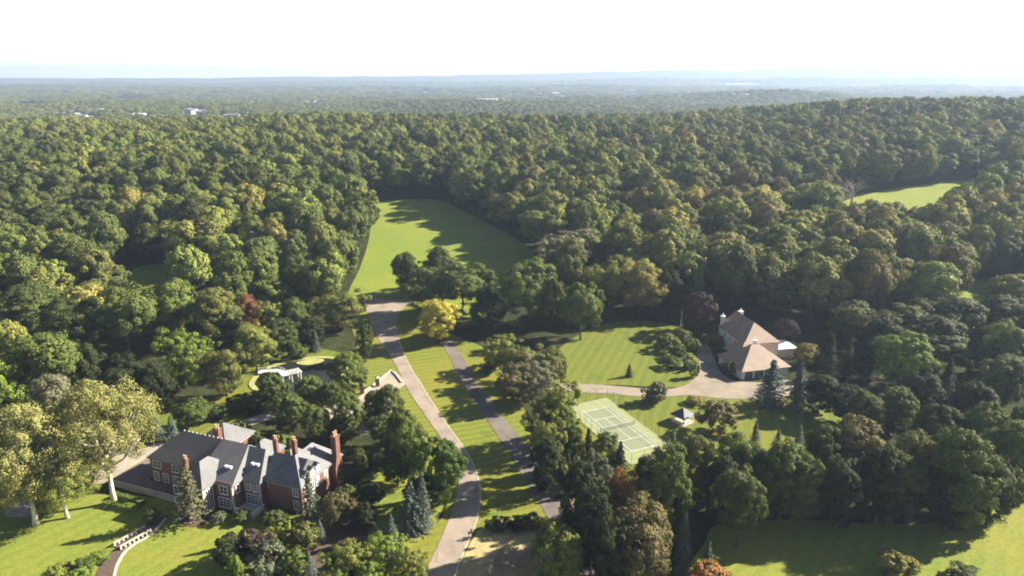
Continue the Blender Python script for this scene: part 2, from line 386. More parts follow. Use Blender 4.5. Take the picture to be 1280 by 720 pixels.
# ------------------------------------------------------------------ sky, sun, camera, haze
SUN_EL = math.radians(29); SUN_AZ = math.radians(20)   # azimuth from +X towards +Y
sd = Vector((math.cos(SUN_EL)*math.cos(SUN_AZ), math.cos(SUN_EL)*math.sin(SUN_AZ), math.sin(SUN_EL)))
wd = bpy.data.worlds.new('World'); scene.world = wd; wd.use_nodes = True; nt = wd.node_tree
sky = N(nt, 'ShaderNodeTexSky'); sky.sky_type = 'NISHITA'; sky.sun_disc = False
sky.sun_elevation = SUN_EL; sky.sun_rotation = math.pi/2-SUN_AZ
sky.altitude = 150; sky.air_density = .5; sky.dust_density = .5; sky.ozone_density = 1.0
bg = nt.nodes['Background']; bg.inputs[1].default_value = .05
# bright hazy band low over the horizon
tc = N(nt, 'ShaderNodeTexCoord'); sp_ = N(nt, 'ShaderNodeSeparateXYZ'); nt.links.new(tc.outputs['Generated'], sp_.inputs[0])
hb_ = ramp(nt, sp_.outputs[2], [(0, (1, 1, 1)), (.115, (1, 1, 1)), (.17, (0, 0, 0))])
nt.links.new(mixc(nt, hb_, sky.outputs[0], (11, 11, 11)), bg.inputs[0])
ld = bpy.data.lights.new('sun', 'SUN'); ld.energy = 5.0; ld.angle = math.radians(.6); ld.color = (1, .93, .80)
lo = bpy.data.objects.new('sun', ld); COL.objects.link(lo); lo.rotation_euler = sd.to_track_quat('Z', 'Y').to_euler()
cd = bpy.data.cameras.new('camera'); cam = bpy.data.objects.new('camera', cd); COL.objects.link(cam)
cam.location = (0, 0, H0); cam.rotation_euler = (math.pi/2-PITCH, 0, 0); cd.sensor_width = 36; cd.lens = 36*FOC/1280
cd.clip_start = 1; cd.clip_end = 120000; scene.camera = cam
scene.view_settings.view_transform = 'Standard'; scene.view_settings.look = 'None'; scene.view_settings.exposure = 1.9
scene.view_settings.gamma = 1
cy = scene.cycles; cy.max_bounces = 5; cy.diffuse_bounces = 2; cy.glossy_bounces = 2; cy.transmission_bounces = 3; cy.volume_bounces = 0
cy.transparent_max_bounces = 8; cy.use_denoising = True; cy.sample_clamp_indirect = 4; cy.filter_width = 1.9
cy.volume_step_rate = 1
HAZE = 1
if HAZE:
    m = bpy.data.materials.new('haze_air'); m.use_nodes = True; nt = m.node_tree; nt.nodes.clear()
    o = N(nt, 'ShaderNodeOutputMaterial'); pv = N(nt, 'ShaderNodeVolumePrincipled')
    pv.inputs['Color'].default_value = (.50, .63, .83, 1); pv.inputs['Density'].default_value = .00015
    pv.inputs['Anisotropy'].default_value = .25
    nt.links.new(pv.outputs[0], o.inputs['Volume'])
    hb = MB().box(-11500, 11500, -1700, 12600, -40, 262).build('haze', m); hb['kind'] = 'stuff'

# ------------------------------------------------------------------ trees: shared meshes
def quads_mesh(name, C, Nn, S, asp=1.0, m=None, dirs=None):
    """leaf cards: centres C, normals Nn, sizes S"""
    n = len(C); Nn = Nn/np.linalg.norm(Nn, axis=1, keepdims=True)
    r = rng.normal(size=(n, 3)) if dirs is None else dirs
    T = np.cross(Nn, r); T /= np.linalg.norm(T, axis=1, keepdims=True)+1e-9
    B = np.cross(Nn, T); S = S[:, None]
    k = rng.uniform(.7, 1.0, (n, 1))
    V = np.stack([C-T*S*.5-B*S*.32*asp, C+T*S*.15-B*S*.5*asp*k, C+T*S*.55+B*S*.1*asp, C-T*S*.05+B*S*.5*asp*k], 1).reshape(-1, 3)
    me = bpy.data.meshes.new(name); me.vertices.add(4*n); me.vertices.foreach_set('co', V.astype(np.float32).ravel())
    me.loops.add(4*n); me.loops.foreach_set('vertex_index', np.arange(4*n, dtype=np.int32))
    me.polygons.add(n); me.polygons.foreach_set('loop_start', np.arange(0, 4*n, 4, dtype=np.int32))
    me.update(calc_edges=True); me.validate(); me.materials.append(m or M['leaf']); return me
def dirs(n):
    d = rng.normal(size=(n, 3)); return d/np.linalg.norm(d, axis=1, keepdims=True)
def make_crown(R, zb, zt, nl, nb, nleaf, leaf, br=1.1, lobe=.42, spread=.62, flat=1.0, egg=0., ragged=.2):
    """R crown radius, zb..zt crown height range. Lobes carry clusters, clusters carry leaf cards."""
    zc = (zb+zt)/2; hzv = (zt-zb)/2
    L = []; lr = []
    for i in range(nl):
        d = dirs(1)[0]; f = rng.uniform(.35, 1)**.5*spread
        t = d[2]*f; rad = 1-egg*t
        L.append((d[0]*f*R*rad, d[1]*f*R*rad, zc+d[2]*f*hzv)); lr.append(rng.uniform(.75, 1.2)*lobe*R)
    L.append((0, 0, zc)); lr.append(.55*R)
    L = np.array(L); lr = np.array(lr)
    Bc = []; Br = []; tries = 0
    while len(Bc) < nb and tries < nb*12:
        tries += 1
        i = rng.integers(len(L)); d = dirs(1)[0]
        if rng.random() < .35 and d[2] < 0: d[2] *= -1
        rr = lr[i]; p = L[i]+d*np.array([rr, rr, rr*min(1.25, hzv/R)])*rng.uniform(.85, 1.0+ragged)
        q = (p-L)/np.stack([lr, lr, lr*min(1.25, hzv/R)], 1)
        if (np.linalg.norm(q, axis=1) < .72).any(): continue
        if p[2] < zb-.05*hzv: continue
        Bc.append(p); Br.append(br*rng.uniform(.7, 1.35))
    Bc = np.array(Bc); Br = np.array(Br)
    per = max(6, nleaf//len(Bc)); ii = np.repeat(np.arange(len(Bc)), per); n = len(ii)
    out = Bc[ii]-np.array([0, 0, zc]); out /= np.linalg.norm(out, axis=1, keepdims=True)+1e-6
    d = dirs(n)+out*.55; d /= np.linalg.norm(d, axis=1, keepdims=True)
    C = Bc[ii]+d*(Br[ii]*rng.uniform(.55, 1.08, n))[:, None]*np.array([1, 1, .82*flat])
    Nn = d*.8+out*.35+rng.normal(size=(n, 3))*.24
    return C, Nn, leaf*rng.uniform(.65, 1.35, n), L, lr
def make_trunk(h, r0, L, zc, m, nlimb=7, name='trunk', wob=.25, r1=.35):
    mb = MB(); pts = []; rad = []
    top = zc
    ks = 6; ox = rng.normal(0, wob, ks+1); oy = rng.normal(0, wob, ks+1); ox[0] = oy[0] = 0
    for k in range(ks+1):
        t = k/ks; pts.append((ox[k], oy[k], top*t-.35*(k == 0))); rad.append(r0*(1.35 if k == 0 else 1-(1-r1)*t))
    mb.tube(pts, rad, 8)
    order = np.argsort(-np.linalg.norm(L[:, :2], axis=1))[:nlimb]
    for i in order:
        e = L[i]; t = rng.uniform(.45, .9); s = np.array([np.interp(t*ks, range(ks+1), ox), np.interp(t*ks, range(ks+1), oy), top*t])
        if e[2] < s[2]: s[2] = max(.3*top, e[2]-1.5)
        mid = (s+e)/2+np.array([0, 0, -.25*np.linalg.norm((e-s)[:2])*.3])+rng.normal(0, .25, 3)
        mb.tube([s, mid, e], [r0*.5, r0*.34, r0*.12], 6)
        for q in range(2):
            e2_ = e+dirs(1)[0]*np.array([1.6, 1.6, 1.2])+np.array([0, 0, .8]); mb.tube([mid, (mid+e2_)/2+rng.normal(0, .15, 3), e2_], [r0*.22, r0*.15, r0*.05], 5)
    return mb.mesh(name, m, True)
PROTO = {}
def proto(kind, R, h, zb, **k):
    bark = k.pop('bark', M['bark']); r0 = k.pop('r0', .32); nlimb = k.pop('nlimb', 7)
    C, Nn, S, L, lr = make_crown(R, zb, h, **k)
    cm = quads_mesh('crown', C, Nn, S); tm = make_trunk(h, r0, L, zb+(h-zb)*.55, bark, nlimb)
    Re = float(np.percentile(np.hypot(C[:, 0], C[:, 1]), 95)); zt = float(np.percentile(C[:, 2], 99.7))
    PROTO.setdefault(kind, []).append((cm, tm, zt, Re))
# broadleaf (near, detailed): height 18, radius 6.5
for i in range(4): proto('broad', 6.6+.4*rng.normal(), 18, 1.6, nl=15, nb=190, nleaf=22000, leaf=.37, br=1.25, lobe=.38, spread=.68)
for i in range(3): proto('oval', 5.4, 18, .3, nl=15, nb=190, nleaf=21000, leaf=.36, br=1.1, lobe=.44, spread=.64, egg=.05)
for i in range(2): proto('round', 6.8, 15, .5, nl=18, nb=220, nleaf=22000, leaf=.36, br=1.0, lobe=.36, spread=.68, ragged=.08, r0=.28)
for i in range(2): proto('loose', 6.2, 17, 1.8, nl=14, nb=140, nleaf=15000, leaf=.36, br=1.05, lobe=.38, spread=.74, ragged=.4, r0=.28)
proto('lone', 6.4, 18, 4.6, nl=20, nb=200, nleaf=22000, leaf=.36, br=1.1, lobe=.36, spread=.66, ragged=.1, r0=.26)
# wood trees, lighter meshes
for i in range(5): proto('wood', 6.4+.5*rng.normal(), 18, 2.5, nl=18, nb=110, nleaf=10500, leaf=.58, br=1.6, lobe=.34, spread=.66)
for i in range(2): proto('woodoval', 5.2, 19, 2.5, nl=12, nb=80, nleaf=8000, leaf=.56, br=1.4, lobe=.42, egg=.15)
# shrubs: height 4
for i in range(3): proto('shrub', 2.2, 4, .05, nl=10, nb=70, nleaf=3600, leaf=.26, br=.5, lobe=.45, spread=.6, r0=.1, nlimb=4)
# sycamore: spreading, open, pale limbs
for i in range(2): proto('sycamore', 12.5, 27, 5.5, nl=44, nb=380, nleaf=34000, leaf=.36, br=1.65, lobe=.24, spread=.86, ragged=.35, bark=M['palebark'], r0=.62, nlimb=26)
def conifer(kind, h, R, nw, nbr, nc, leaf, zb=.4, droop=.25, flatness=.5):
    C = []; Nn = []; S = []; D = []
    mb = MB(); mb.tube([(0, 0, -.3), (0, 0, h*.97)], [h*.022, h*.004], 7)
    for i in range(nw):
        t = i/(nw-1); z = zb+(h*.97-zb)*t; r = R*(1-t)**.85*rng.uniform(.88, 1.1)+.12
        n = max(4, int(nbr*(1-t*.55))); a0 = rng.uniform(0, 6.28)
        for k in range(n):
            a = a0+6.283*k/n+rng.normal(0, .12); rr = r*rng.uniform(.66, 1.2); d = np.array([math.cos(a), math.sin(a), 0]); sdv = np.array([-d[1], d[0], 0])
            if t < .92 and k % 2 == 0: mb.tube([(0, 0, z), tuple(d*rr*.8+np.array([0, 0, z-droop*rr*.5]))], [.05, .015], 3)
            for c in range(nc):
                f = ((c+.6)/nc)**.8; w = (1-f)*.24*rr+.10
                p = d*rr*f+sdv*rng.normal(0, w)+np.array([0, 0, z-droop*rr*f*f+rng.normal(0, .10)+.12*rr*f**4])
                C.append(p); nn = np.array([d[0]*.55, d[1]*.55, 1.0])+rng.normal(0, .55, 3); Nn.append(nn); S.append(leaf*rng.uniform(.7, 1.3)*(1.15-.35*f))
    cm = quads_mesh('crown', np.array(C), np.array(Nn), np.array(S), asp=.75)
    PROTO.setdefault(kind, []).append((cm, mb.mesh('trunk', M['bark'], True), h, R*.92))
for i in range(3): conifer('spruce', 12, 3.5, 20, 9, 20, .50, droop=.38)
for i in range(2): conifer('grey_conifer', 13, 3.9, 20, 9, 16, .52, zb=2, droop=.15)
# bare tree / bare shrub: recursive branches
def bare(kind, h, R, depth, r0, nb, stems=1):
    mb = MB()
    def grow(p, d, l, r, k):
        e = p+d*l; mid = p+d*l*.5+dirs(1)[0]*l*.07
        mb.tube([p, mid, e], [r, r*.8, r*.6], 5 if k > 3 else 3, cap=False)
        if k == 0: return
        for j in range(nb if k < depth else nb+2):
            nd = d+dirs(1)[0]*rng.uniform(.5, .85); nd[2] = nd[2]*.7+.12; nd /= np.linalg.norm(nd)
            s = p+(e-p)*rng.uniform(.55, 1); grow(s, nd, l*rng.uniform(.62, .82), r*.55, k-1)
    for s in range(stems):
        d = np.array([0, 0, 1.]) if stems == 1 else np.array([*(rng.normal(0, .6, 2)), 1.]); d /= np.linalg.norm(d)
        grow(np.array([0, 0, -.2]), d, h*.34, r0, depth)
    PROTO.setdefault(kind, []).append((None, mb.mesh('branches', M['twig'], True), h, R))
bare('bare_tree', 17, 7, 5, .38, 3); bare('bare_shrub', 5, 3.6, 4, .07, 3, 6)

T = dict(dark=(.072, .092, .026), deep=(.036, .048, .016), mid=(.10, .128, .031), olive=(.135, .142, .038), light=(.145, .18, .042), ygreen=(.185, .20, .045),  # deep: dark leaves, also used to put shade into foliage colour
         yellow=(.36, .31, .045), gold=(.25, .22, .06), brown=(.15, .125, .052), red=(.17, .08, .045), orange=(.30, .15, .045), blue=(.115, .14, .12),
         greygreen=(.12, .135, .085), purple=(.055, .036, .033), bright=(.15, .205, .035), syc=(.235, .225, .078), grey=(.15, .145, .085), vivid=(.075, .12, .022))
used = {}
placed = []      # x, y, radius  for spacing
bases = set()
def add_tree(x, y, h, wscale, kind, tint, name, label, cat, group=None, jit=.12):
    lst = PROTO[kind]; cm, tm, h0, R0 = lst[rng.integers(len(lst))]
    s = h/h0; sw = wscale/R0 if wscale else s
    z = float(hmesh(x, y))
    o = thing(name, label, cat, (x, y, z-.05), float(rng.uniform(0, 6.28)), group)
    o.scale = (sw, sw, s)
    t = link('trunk' if cm is not None else 'branches', tm, o)
    if cm is not None:
        c = link('crown', cm, o); cc = np.array(T[tint] if isinstance(tint, str) else tint)*rng.uniform(1-jit, 1+jit)
        c['tint'] = [float(v) for v in cc]
    placed.append((x, y, R0*sw)); return o
def place(px, ytop, wpx, h, kind, tint, label, name=None, cat='tree', group=None):
    # the spot whose tree of height h tops out there
    x, y = G(px, ytop, h*.97); z = float(hmesh(x, y)); _, _, d = proj(x, y, z+h*.6)
    sw = wpx*d/FOC/2
    nm = name or {'spruce': 'spruce_tree', 'grey_conifer': 'pine_tree', 'shrub': 'shrub', 'sycamore': 'sycamore_tree', 'bare_tree': 'bare_tree', 'bare_shrub': 'bare_shrub'}.get(kind, 'broadleaf_tree')
    ct = cat if cat != 'tree' else {'shrub': 'shrub', 'bare_shrub': 'shrub', 'spruce': 'spruce'}.get(kind, 'tree')
    return add_tree(x, y, h, sw, kind, tint, nm, label, ct, group)
#TREES_BEGIN
TL = [
 # beyond the pond and drive
 (150,360,92,23,'broad','mid','tall broad dark tree with layered boughs, above the shaded hollow behind the sycamores'),
 (92,374,72,21,'broad','dark','dark rounded tree beside the tall layered tree, on the side away from the red maple'),
 (30,356,84,21,'broad','dark','big dark tree at the picture edge, directly behind the feathery green tree'),
 (217,352,64,20,'broad','light','mid green tree between the tall layered dark tree and the red maple'),
 (266,361,58,19,'oval','olive','olive green tree just before the red maple'),
 (307,371,33,14,'oval','red','small dark red maple among green trees'),
 (338,377,40,14,'loose','ygreen','thin yellow-green tree right behind the red maple, toward the meadow'),
 (223,413,66,18,'loose','bright','light green loose-crowned tree alone over the dark hollow'),
 (276,430,56,16,'loose','olive','grey-green loose tree between the light green tree and the pond'),
 (314,407,48,15,'oval','ygreen','yellow-green tree directly below the red maple, by the pond edge'),
 (48,417,100,23,'broad','mid','large feathery green tree behind the yellow sycamores'),
 (2,402,62,21,'broad','ygreen','yellow-green tree cut by the picture edge, beside the feathery green tree'),
 (-8,452,66,19,'broad','bright','bright green tree at the picture edge behind the second sycamore'),
 (108,432,60,18,'broad','deep','dark shaded tree at the rim of the hollow, behind the feathery green tree'),
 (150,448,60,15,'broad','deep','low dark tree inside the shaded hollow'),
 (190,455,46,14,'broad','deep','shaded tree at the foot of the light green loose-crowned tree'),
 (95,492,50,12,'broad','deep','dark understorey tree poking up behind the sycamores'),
 (62,470,50,17,'oval','grey','greyish olive tree topping out just behind the sycamore crowns'),
 (425,361,66,15,'loose','olive','pale olive willow-like tree beside the far bend of the main road'),
 (366,374,44,14,'broad','mid','green tree between the red maple and the willow-like tree'),
 (350,402,42,12,'oval','dark','dark green tree behind the pond'),
 (388,401,34,10,'round','deep','low dark tree behind the far rim of the pond'),
 (393,411,15,8,'spruce','blue','tiny narrow spruce behind the far rim of the pond'),
 (455,408,22,12,'oval','dark','narrow dark green tree on the verge of the main road'),
 (432,441,46,13,'oval','mid','rounded green tree between the pond and the gate pillars'),
 # around the estate drive
 (336,468,40,10,'round','dark','dark round tree in front of the white footbridge'),
 (356,493,46,11,'round','mid','round-headed tree standing on the estate drive bend nearest the mansion'),
 (386,471,42,10,'round','mid','round-headed tree at the near rim of the pond'),
 (392,508,42,10,'round','mid','round-headed tree behind the middle chimneys of the mansion'),
 (430,492,46,12,'round','mid','larger round-headed tree between the mansion and the gate'),
 (468,490,34,8,'round','mid','round tree screening the pale drive apron'),
 (412,478,34,9,'round','dark','smaller round-headed tree next to the gate pillars'),
 (430,522,36,7,'round','dark','dark round tree right behind the tall end chimney'),
 (240,500,44,7.5,'round','mid','dense round tree on the back lawn behind the pale rear roof'),
 (484,482,36,11,'oval','dark','dark tree leaning over the triangular drive apron'),
 (500,512,46,14,'broad','mid','green tree at the start of the belt between mansion and road'),
 (476,522,42,8,'broad','dark','dark green tree near the shaded forecourt'),
 (474,556,40,7,'broad','mid','mid green tree beyond the mansion end chimney'),
 (515,535,48,14,'broad','light','light green tree hard against the main road'),
 (495,562,50,9,'broad','dark','dark tree hidden in the middle of the road belt'),
 (449,562,20,8,'oval','dark','slim dark tree beyond the tall end chimney'),
 (547,552,66,15,'round','vivid','big glossy dark green tree overhanging the main road'),
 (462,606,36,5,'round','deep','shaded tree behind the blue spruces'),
 (421,619,42,7.5,'round','brown','small umbrella-shaped brown-grey tree in the planting bed'),
 (432,608,32,6,'round','mid','small green tree behind the umbrella-shaped one'),
 (384,592,38,13,'grey_conifer','greygreen','grey-green conifer in front of the sunlit brick wing'),
 (230,581,50,13,'grey_conifer','grey','sparse greyish pine in front of the brick mansion'),
 # bottom centre
 (440,676,56,10,'loose','ygreen','yellow-green tree at the bottom edge below the umbrella-shaped tree'),
 (484,669,58,10,'loose','bright','light green tree at the bottom edge below the blue spruces'),
 (412,694,50,9,'loose','light','soft green tree at the bottom edge beside the shrub beds'),
 (515,688,44,9,'loose','ygreen','light green tree at the bottom edge next to the main road'),
 (460,704,50,8,'round','bright','leafy green tree lowest in the clump at the bottom edge'),
 (695,656,74,13,'round','ygreen','bright yellow-green tree beside the dry grass and bare shrub'),
 # meadow front
 (547,377,52,15,'oval','yellow','bright yellow tree on the grass between the two roads'),
 (507,317,36,17,'broad','dark','dark tree at the tip of the clump standing against the meadow'),
 (548,310,50,18,'broad','dark','tall dark tree in the clump standing against the meadow'),
 (578,332,82,19,'broad','mid','wide green tree behind the bright yellow tree'),
 (530,338,56,17,'broad','mid','olive tree between the far road bend and the bright yellow tree'),
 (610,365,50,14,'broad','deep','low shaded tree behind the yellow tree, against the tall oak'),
 (662,327,82,23,'broad','mid','tall oak-like tree above the service road end'),
 (728,356,60,20,'broad','mid','tall rounded tree at the corner of the house lawn'),
 (692,350,40,18,'broad','dark','dark tree squeezed between the two tall oaks'),
 (706,290,82,21,'loose','grey','large grey-green tree at the meadow corner'),
 (765,325,70,20,'broad','ygreen','wide yellow-green tree behind the house lawn'),
 (803,329,66,20,'broad','gold','olive-gold tree with a bare visible trunk at the top of the house lawn'),
 (838,340,40,17,'broad','deep','dark tree between the olive-gold tree and the purple tree'),
 (877,367,44,14,'round','purple','dark purple-brown round tree beside the cream house'),
 # belt beside the service road
 (624,421,46,11,'loose','ygreen','yellow-green thin tree at the head of the belt along the service road'),
 (652,428,62,13,'loose','olive','feathery olive tree second in the belt along the service road'),
 (664,452,60,12,'loose','grey','brown-grey thin tree in the belt along the service road'),
 (690,436,40,11,'oval','olive','small olive tree where the belt meets the house lawn'),
 (642,462,44,11,'loose','brown','twiggy brownish tree at the edge of the service road'),
 (700,478,58,16,'loose','ygreen','soft yellow-green tree at the driveway mouth'),
 (706,508,38,13,'loose','light','light green tree beside the far corner of the tennis court'),
 (688,520,44,15,'loose','ygreen','yellow-green tree on the road side of the tennis court'),
 (672,500,46,13,'loose','olive','olive tree midway along the belt, leaning to the service road'),
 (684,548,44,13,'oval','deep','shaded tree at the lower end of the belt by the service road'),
 (716,534,30,11,'oval','dark','dark narrow tree at the side of the tennis court'),
 (758,545,40,11,'oval','mid','green tree covering the near side of the tennis court'),
 (740,566,52,15,'loose','greygreen','grey-green tree between the court and the service road'),
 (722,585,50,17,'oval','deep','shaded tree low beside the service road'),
 (783,594,52,15,'oval','orange','tree turning orange among dark green trees below the court'),
 (806,606,44,14,'oval','olive','olive tree touching the orange tree'),
 (762,612,44,13,'oval','olive','olive tree on the road side of the orange tree'),
 (802,630,86,17,'oval','brown','large olive-brown egg-shaped tree at the bottom beside the blue spruce'),
 (742,612,54,18,'oval','deep','added tree casting shade over the service road beside the large olive-brown tree'),  # extra tree, added to darken the road with its shadow
 (770,668,46,12,'oval','deep','low added shade tree at the bottom edge beside the service road'),  # also added for shade on the ground beside the road
 (762,648,52,16,'oval','deep','added shade tree behind the large olive-brown tree'),  # tall tree put in as another shade source for the road
 (836,560,60,20,'oval','mid','tall dark-sided tree below the near end of the court'),
 (812,575,40,14,'oval','dark','dark tree between the court end and the orange tree'),
 # row on the park lawn
 (930,588,66,17,'lone','dark','lone tree with a bare trunk on the mown park lawn'),
 (878,548,52,16,'oval','olive','first tree of the long row, behind the lone tree'),
 (925,545,60,17,'oval','mid','second tree of the long row, right over the lone tree'),
 (985,553,62,18,'oval','mid','third tree of the long row, behind the small spruces'),
 (1032,537,52,17,'oval','dark','dark slim tree in the long row, beside the brownish one'),
 (1078,527,72,18,'oval','brown','brownish-green broad tree in the middle of the long row'),
 (1150,543,62,18,'oval','olive','olive tree in the long row before the tallest one'),
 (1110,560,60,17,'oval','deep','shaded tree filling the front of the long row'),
 (1218,545,78,21,'oval','mid','tallest heavy-crowned tree near the end of the long row'),
 (1180,540,54,17,'oval','dark','dark tree pressed against the tallest tree of the row'),
 (1268,528,70,20,'oval','mid','last tree of the long row, cut by the picture edge'),
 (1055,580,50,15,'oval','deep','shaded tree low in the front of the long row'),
 (1180,508,60,14,'round','dark','round tree behind the long row, beneath the dark spruces'),
 (1238,508,64,15,'round','mid','wide round tree behind the end of the long row'),
 (1300,512,60,17,'round','dark','round tree behind the last row tree at the picture edge'),
 (1085,492,48,11,'round','mid','round green tree at the end of the grass strip'),
 (1126,486,54,12,'round','mid','larger round green tree beneath the bright green dome'),
 (1135,418,74,16,'round','bright','bright green dome-shaped tree standing alone among dark spruces'),
 (1262,405,50,17,'oval','light','light green tree cut by the picture edge below the far glade'),
 (1258,450,60,15,'oval','dark','dark tree at the picture edge over the shaded hollow'),
 (955,566,56,15,'oval','dark','dark tree filling the row between the lone tree and the spruces'),
 (1008,572,56,15,'oval','mid','green tree in the front of the row below the farther spruces'),
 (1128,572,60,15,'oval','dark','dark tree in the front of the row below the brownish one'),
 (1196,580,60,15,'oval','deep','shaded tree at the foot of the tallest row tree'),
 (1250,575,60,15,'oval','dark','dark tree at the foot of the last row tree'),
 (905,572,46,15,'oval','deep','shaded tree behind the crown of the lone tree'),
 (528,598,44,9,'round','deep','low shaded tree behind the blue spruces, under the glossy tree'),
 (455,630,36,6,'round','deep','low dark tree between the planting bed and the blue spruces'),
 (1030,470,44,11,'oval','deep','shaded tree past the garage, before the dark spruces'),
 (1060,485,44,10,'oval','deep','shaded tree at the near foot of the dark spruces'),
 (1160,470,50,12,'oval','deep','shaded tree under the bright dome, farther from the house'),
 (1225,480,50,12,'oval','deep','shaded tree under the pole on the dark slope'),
 # right of cream house, dark slope
 (985,400,30,9,'round','purple','dark purple bush-like tree behind the white flat roof'),
 (1010,431,34,7,'round','gold','small golden green tree beside the white flat roof'),
]
for t in TL: place(*t[:6], t[6])
SP = [
 (190,513,26,8,'blue','blue-grey spruce by the mansion rear corner, the taller of two'),
 (212,520,24,7,'blue','lower blue-grey spruce beside its taller twin at the mansion rear corner'),
 (512,600,42,12,'blue','front blue spruce of the clump beside the main road'),
 (526,591,36,13,'blue','tallest blue spruce of the clump beside the main road'),
 (488,642,30,9,'blue','small blue spruce below the tall pair'),
 (469,656,24,7,'blue','smallest blue spruce in the clump near the mansion bed'),
 (399,650,18,5,'blue','little blue spruce in the planting bed'),
 (385,690,22,5,'blue','little blue spruce at the bottom edge among shrubs'),
 (736,536,30,11,'deep','dark spruce at the corner of the tennis court surround'),
 (776,553,36,11,'deep','dark spruce overlapping the near end of the tennis court'),
 (842,538,22,9,'greygreen','grey spruce at the court end nearest the pavilion'),
 (858,641,30,12,'blue','tall blue spruce beside the lone tree'),
 (887,676,24,7,'blue','short blue spruce at the foot of the lone tree'),
 (946,527,18,6.5,'greygreen','pointed spruce nearest the pavilion, between lawn strip and tree row'),
 (974,536,17,6,'greygreen','second pointed spruce along the lawn strip'),
 (1001,529,18,6.5,'greygreen','third pointed spruce along the lawn strip'),
 (1030,531,18,6,'greygreen','fourth pointed spruce along the lawn strip'),
 (866,553,18,6.5,'greygreen','spruce tip in front of the small pavilion'),
 (968,451,50,13,'blue','wide blue-grey spruce covering the garage corner'),
 (1003,455,40,13,'blue','blue-grey spruce just past the garage'),
 (1042,417,28,14,'deep','first of the dark spruces between the house and the bright dome'),
 (1064,421,28,14,'deep','second of the dark spruces between the house and the bright dome'),
 (1088,424,28,14,'deep','third of the dark spruces, touching the bright dome'),
 (1190,446,32,13,'deep','dark spruce past the bright dome, nearer to it'),
 (1214,451,32,13,'deep','dark spruce past the bright dome, farther from it'),
 (870,330,22,15,'deep','dark spruce behind the purple-brown tree'),
 (858,327,18,15,'deep','slim dark spruce next to the olive-gold tree wood edge'),
]
for a, b_, c, h, t, l in SP: place(a, b_, c, h, 'spruce', t, l)
SH = [
 (187,638,20,2.6,'mid','lone round shrub at the head of the garden stair'),
 (310,664,52,6,'purple','large purple-leaved shrub in front of the mansion'),
 (281,673,42,5.5,'deep','dark green shrub beside the purple-leaved one'),
 (292,697,22,6,'bright','pale yellow-green pointed shrub at the bottom edge'),
 (335,686,60,6,'greygreen','wide grey-green shrub below the purple one'),
 (356,651,30,4.5,'ygreen','yellow-green shrub by the mansion corner bed'),
 (378,658,42,5,'olive','olive shrub in the bed next to the little blue spruce'),
 (345,668,34,4,'mid','mid green shrub between the purple and olive ones'),
 (366,692,40,4.5,'mid','green shrub at the bottom edge of the bed'),
 (300,640,24,2.2,'dark','low shrub at the foot of the porch'),
 (340,640,34,2.5,'dark','low shrub along the plain brick front'),
 (272,642,22,2,'greygreen','low grey shrub by the bay corner'),
 (301,528,24,6,'mid','green shrub behind the mansion near the rear gable'),
 (320,541,22,5,'mid','green shrub behind the mansion ridge'),
 (353,544,24,6,'light','light green shrub between two brick chimneys'),
 (292,497,34,4,'dark','clipped dark shrub at the hedge start on the back lawn'),
 (312,492,36,4.5,'dark','clipped dark shrub mid hedge on the back lawn'),
 (275,506,30,4,'dark','clipped dark shrub at the hedge end on the back lawn'),
 (340,436,34,4,'light','light shrub behind the pond rim'),
 (372,432,30,4,'mid','green shrub at the top of the pond rim'),
 (360,421,34,6,'dark','dark shrub between the pond and the dark trees'),
 (402,487,24,4,'light','light shrub at the near pond corner'),
 (352,478,20,4,'mid','shrub at the foot of the footbridge'),
 (455,512,22,3,'mid','shrub inside the gate by the forecourt'),
 (620,648,30,2.5,'deep','dark low shrub at the start of the row on the dry grass'),
 (645,646,30,2.8,'deep','dark low shrub second in the row on the dry grass'),
 (668,646,30,2.8,'dark','dark low shrub third in the row on the dry grass'),
 (884,708,52,5,'orange','orange-leaved shrub at the bottom edge by the blue spruces'),
 (1126,696,46,4.5,'gold','golden shrub at the bottom edge of the park lawn'),
 (835,419,34,5,'olive','olive shrub at the edge of the house lawn'),
 (852,412,28,5,'olive','second olive shrub, nearer the flagpole'),
 (848,434,26,4,'dark','dark shrub under the olive ones'),
 (866,424,24,4,'mid','green shrub at the garden corner'),
 (840,446,24,3.5,'mid','low green shrub reaching into the house lawn'),
 (863,446,22,4,'grey','grey clipped shrub by the garden terrace'),
 (818,479,32,6,'grey','thin dark-stemmed shrub at the driveway edge'),
 (898,503,48,8,'brown','brown-grey shrub beside the small pavilion'),
 (869,455,14,4.5,'light','narrow light green shrub at the forecourt kerb'),
 (911,452,20,4,'dark','dark shrub between cream house and garage'),
 (891,418,26,3.5,'olive','olive shrub at the cream house corner'),
 (820,492,20,2,'light','low light shrub over the driveway verge'),
 (870,496,24,2.2,'gold','yellow low shrub at the forecourt verge'),
 (1015,440,20,4,'dark','dark shrub below the white flat roof'),
 (95,700,30,3,'dark','dark shrub in the flower edge of the garden lawn'),
 (118,692,26,2.4,'bright','bright shrub beside the garden path'),
 (70,708,34,2.6,'ygreen','yellow-green shrub at the bottom edge by the path'),
 (100,712,34,2.4,'bright','bright low shrub lowest beside the path'),
 (88,592,44,5,'grey','greyish shrub beneath the sycamores'),
 (55,622,44,4,'olive','olive shrub beneath the second sycamore'),
 (610,452,24,4,'mid','green shrub at the bend of the service road'),
 (1205,712,44,2.2,'dark','low clipped shrub at the bottom edge near the picture corner'),
]
for a, b_, c, h, t, l in SH: place(a, b_, c, h, 'shrub', t, l)
place(787,455,13,4.2,'spruce','deep','single clipped cone standing on the house lawn','topiary_cone','topiary')
place(744,258,30,17,'bare_tree','grey','bare-limbed grey tree among green crowns behind the grey-green corner tree')
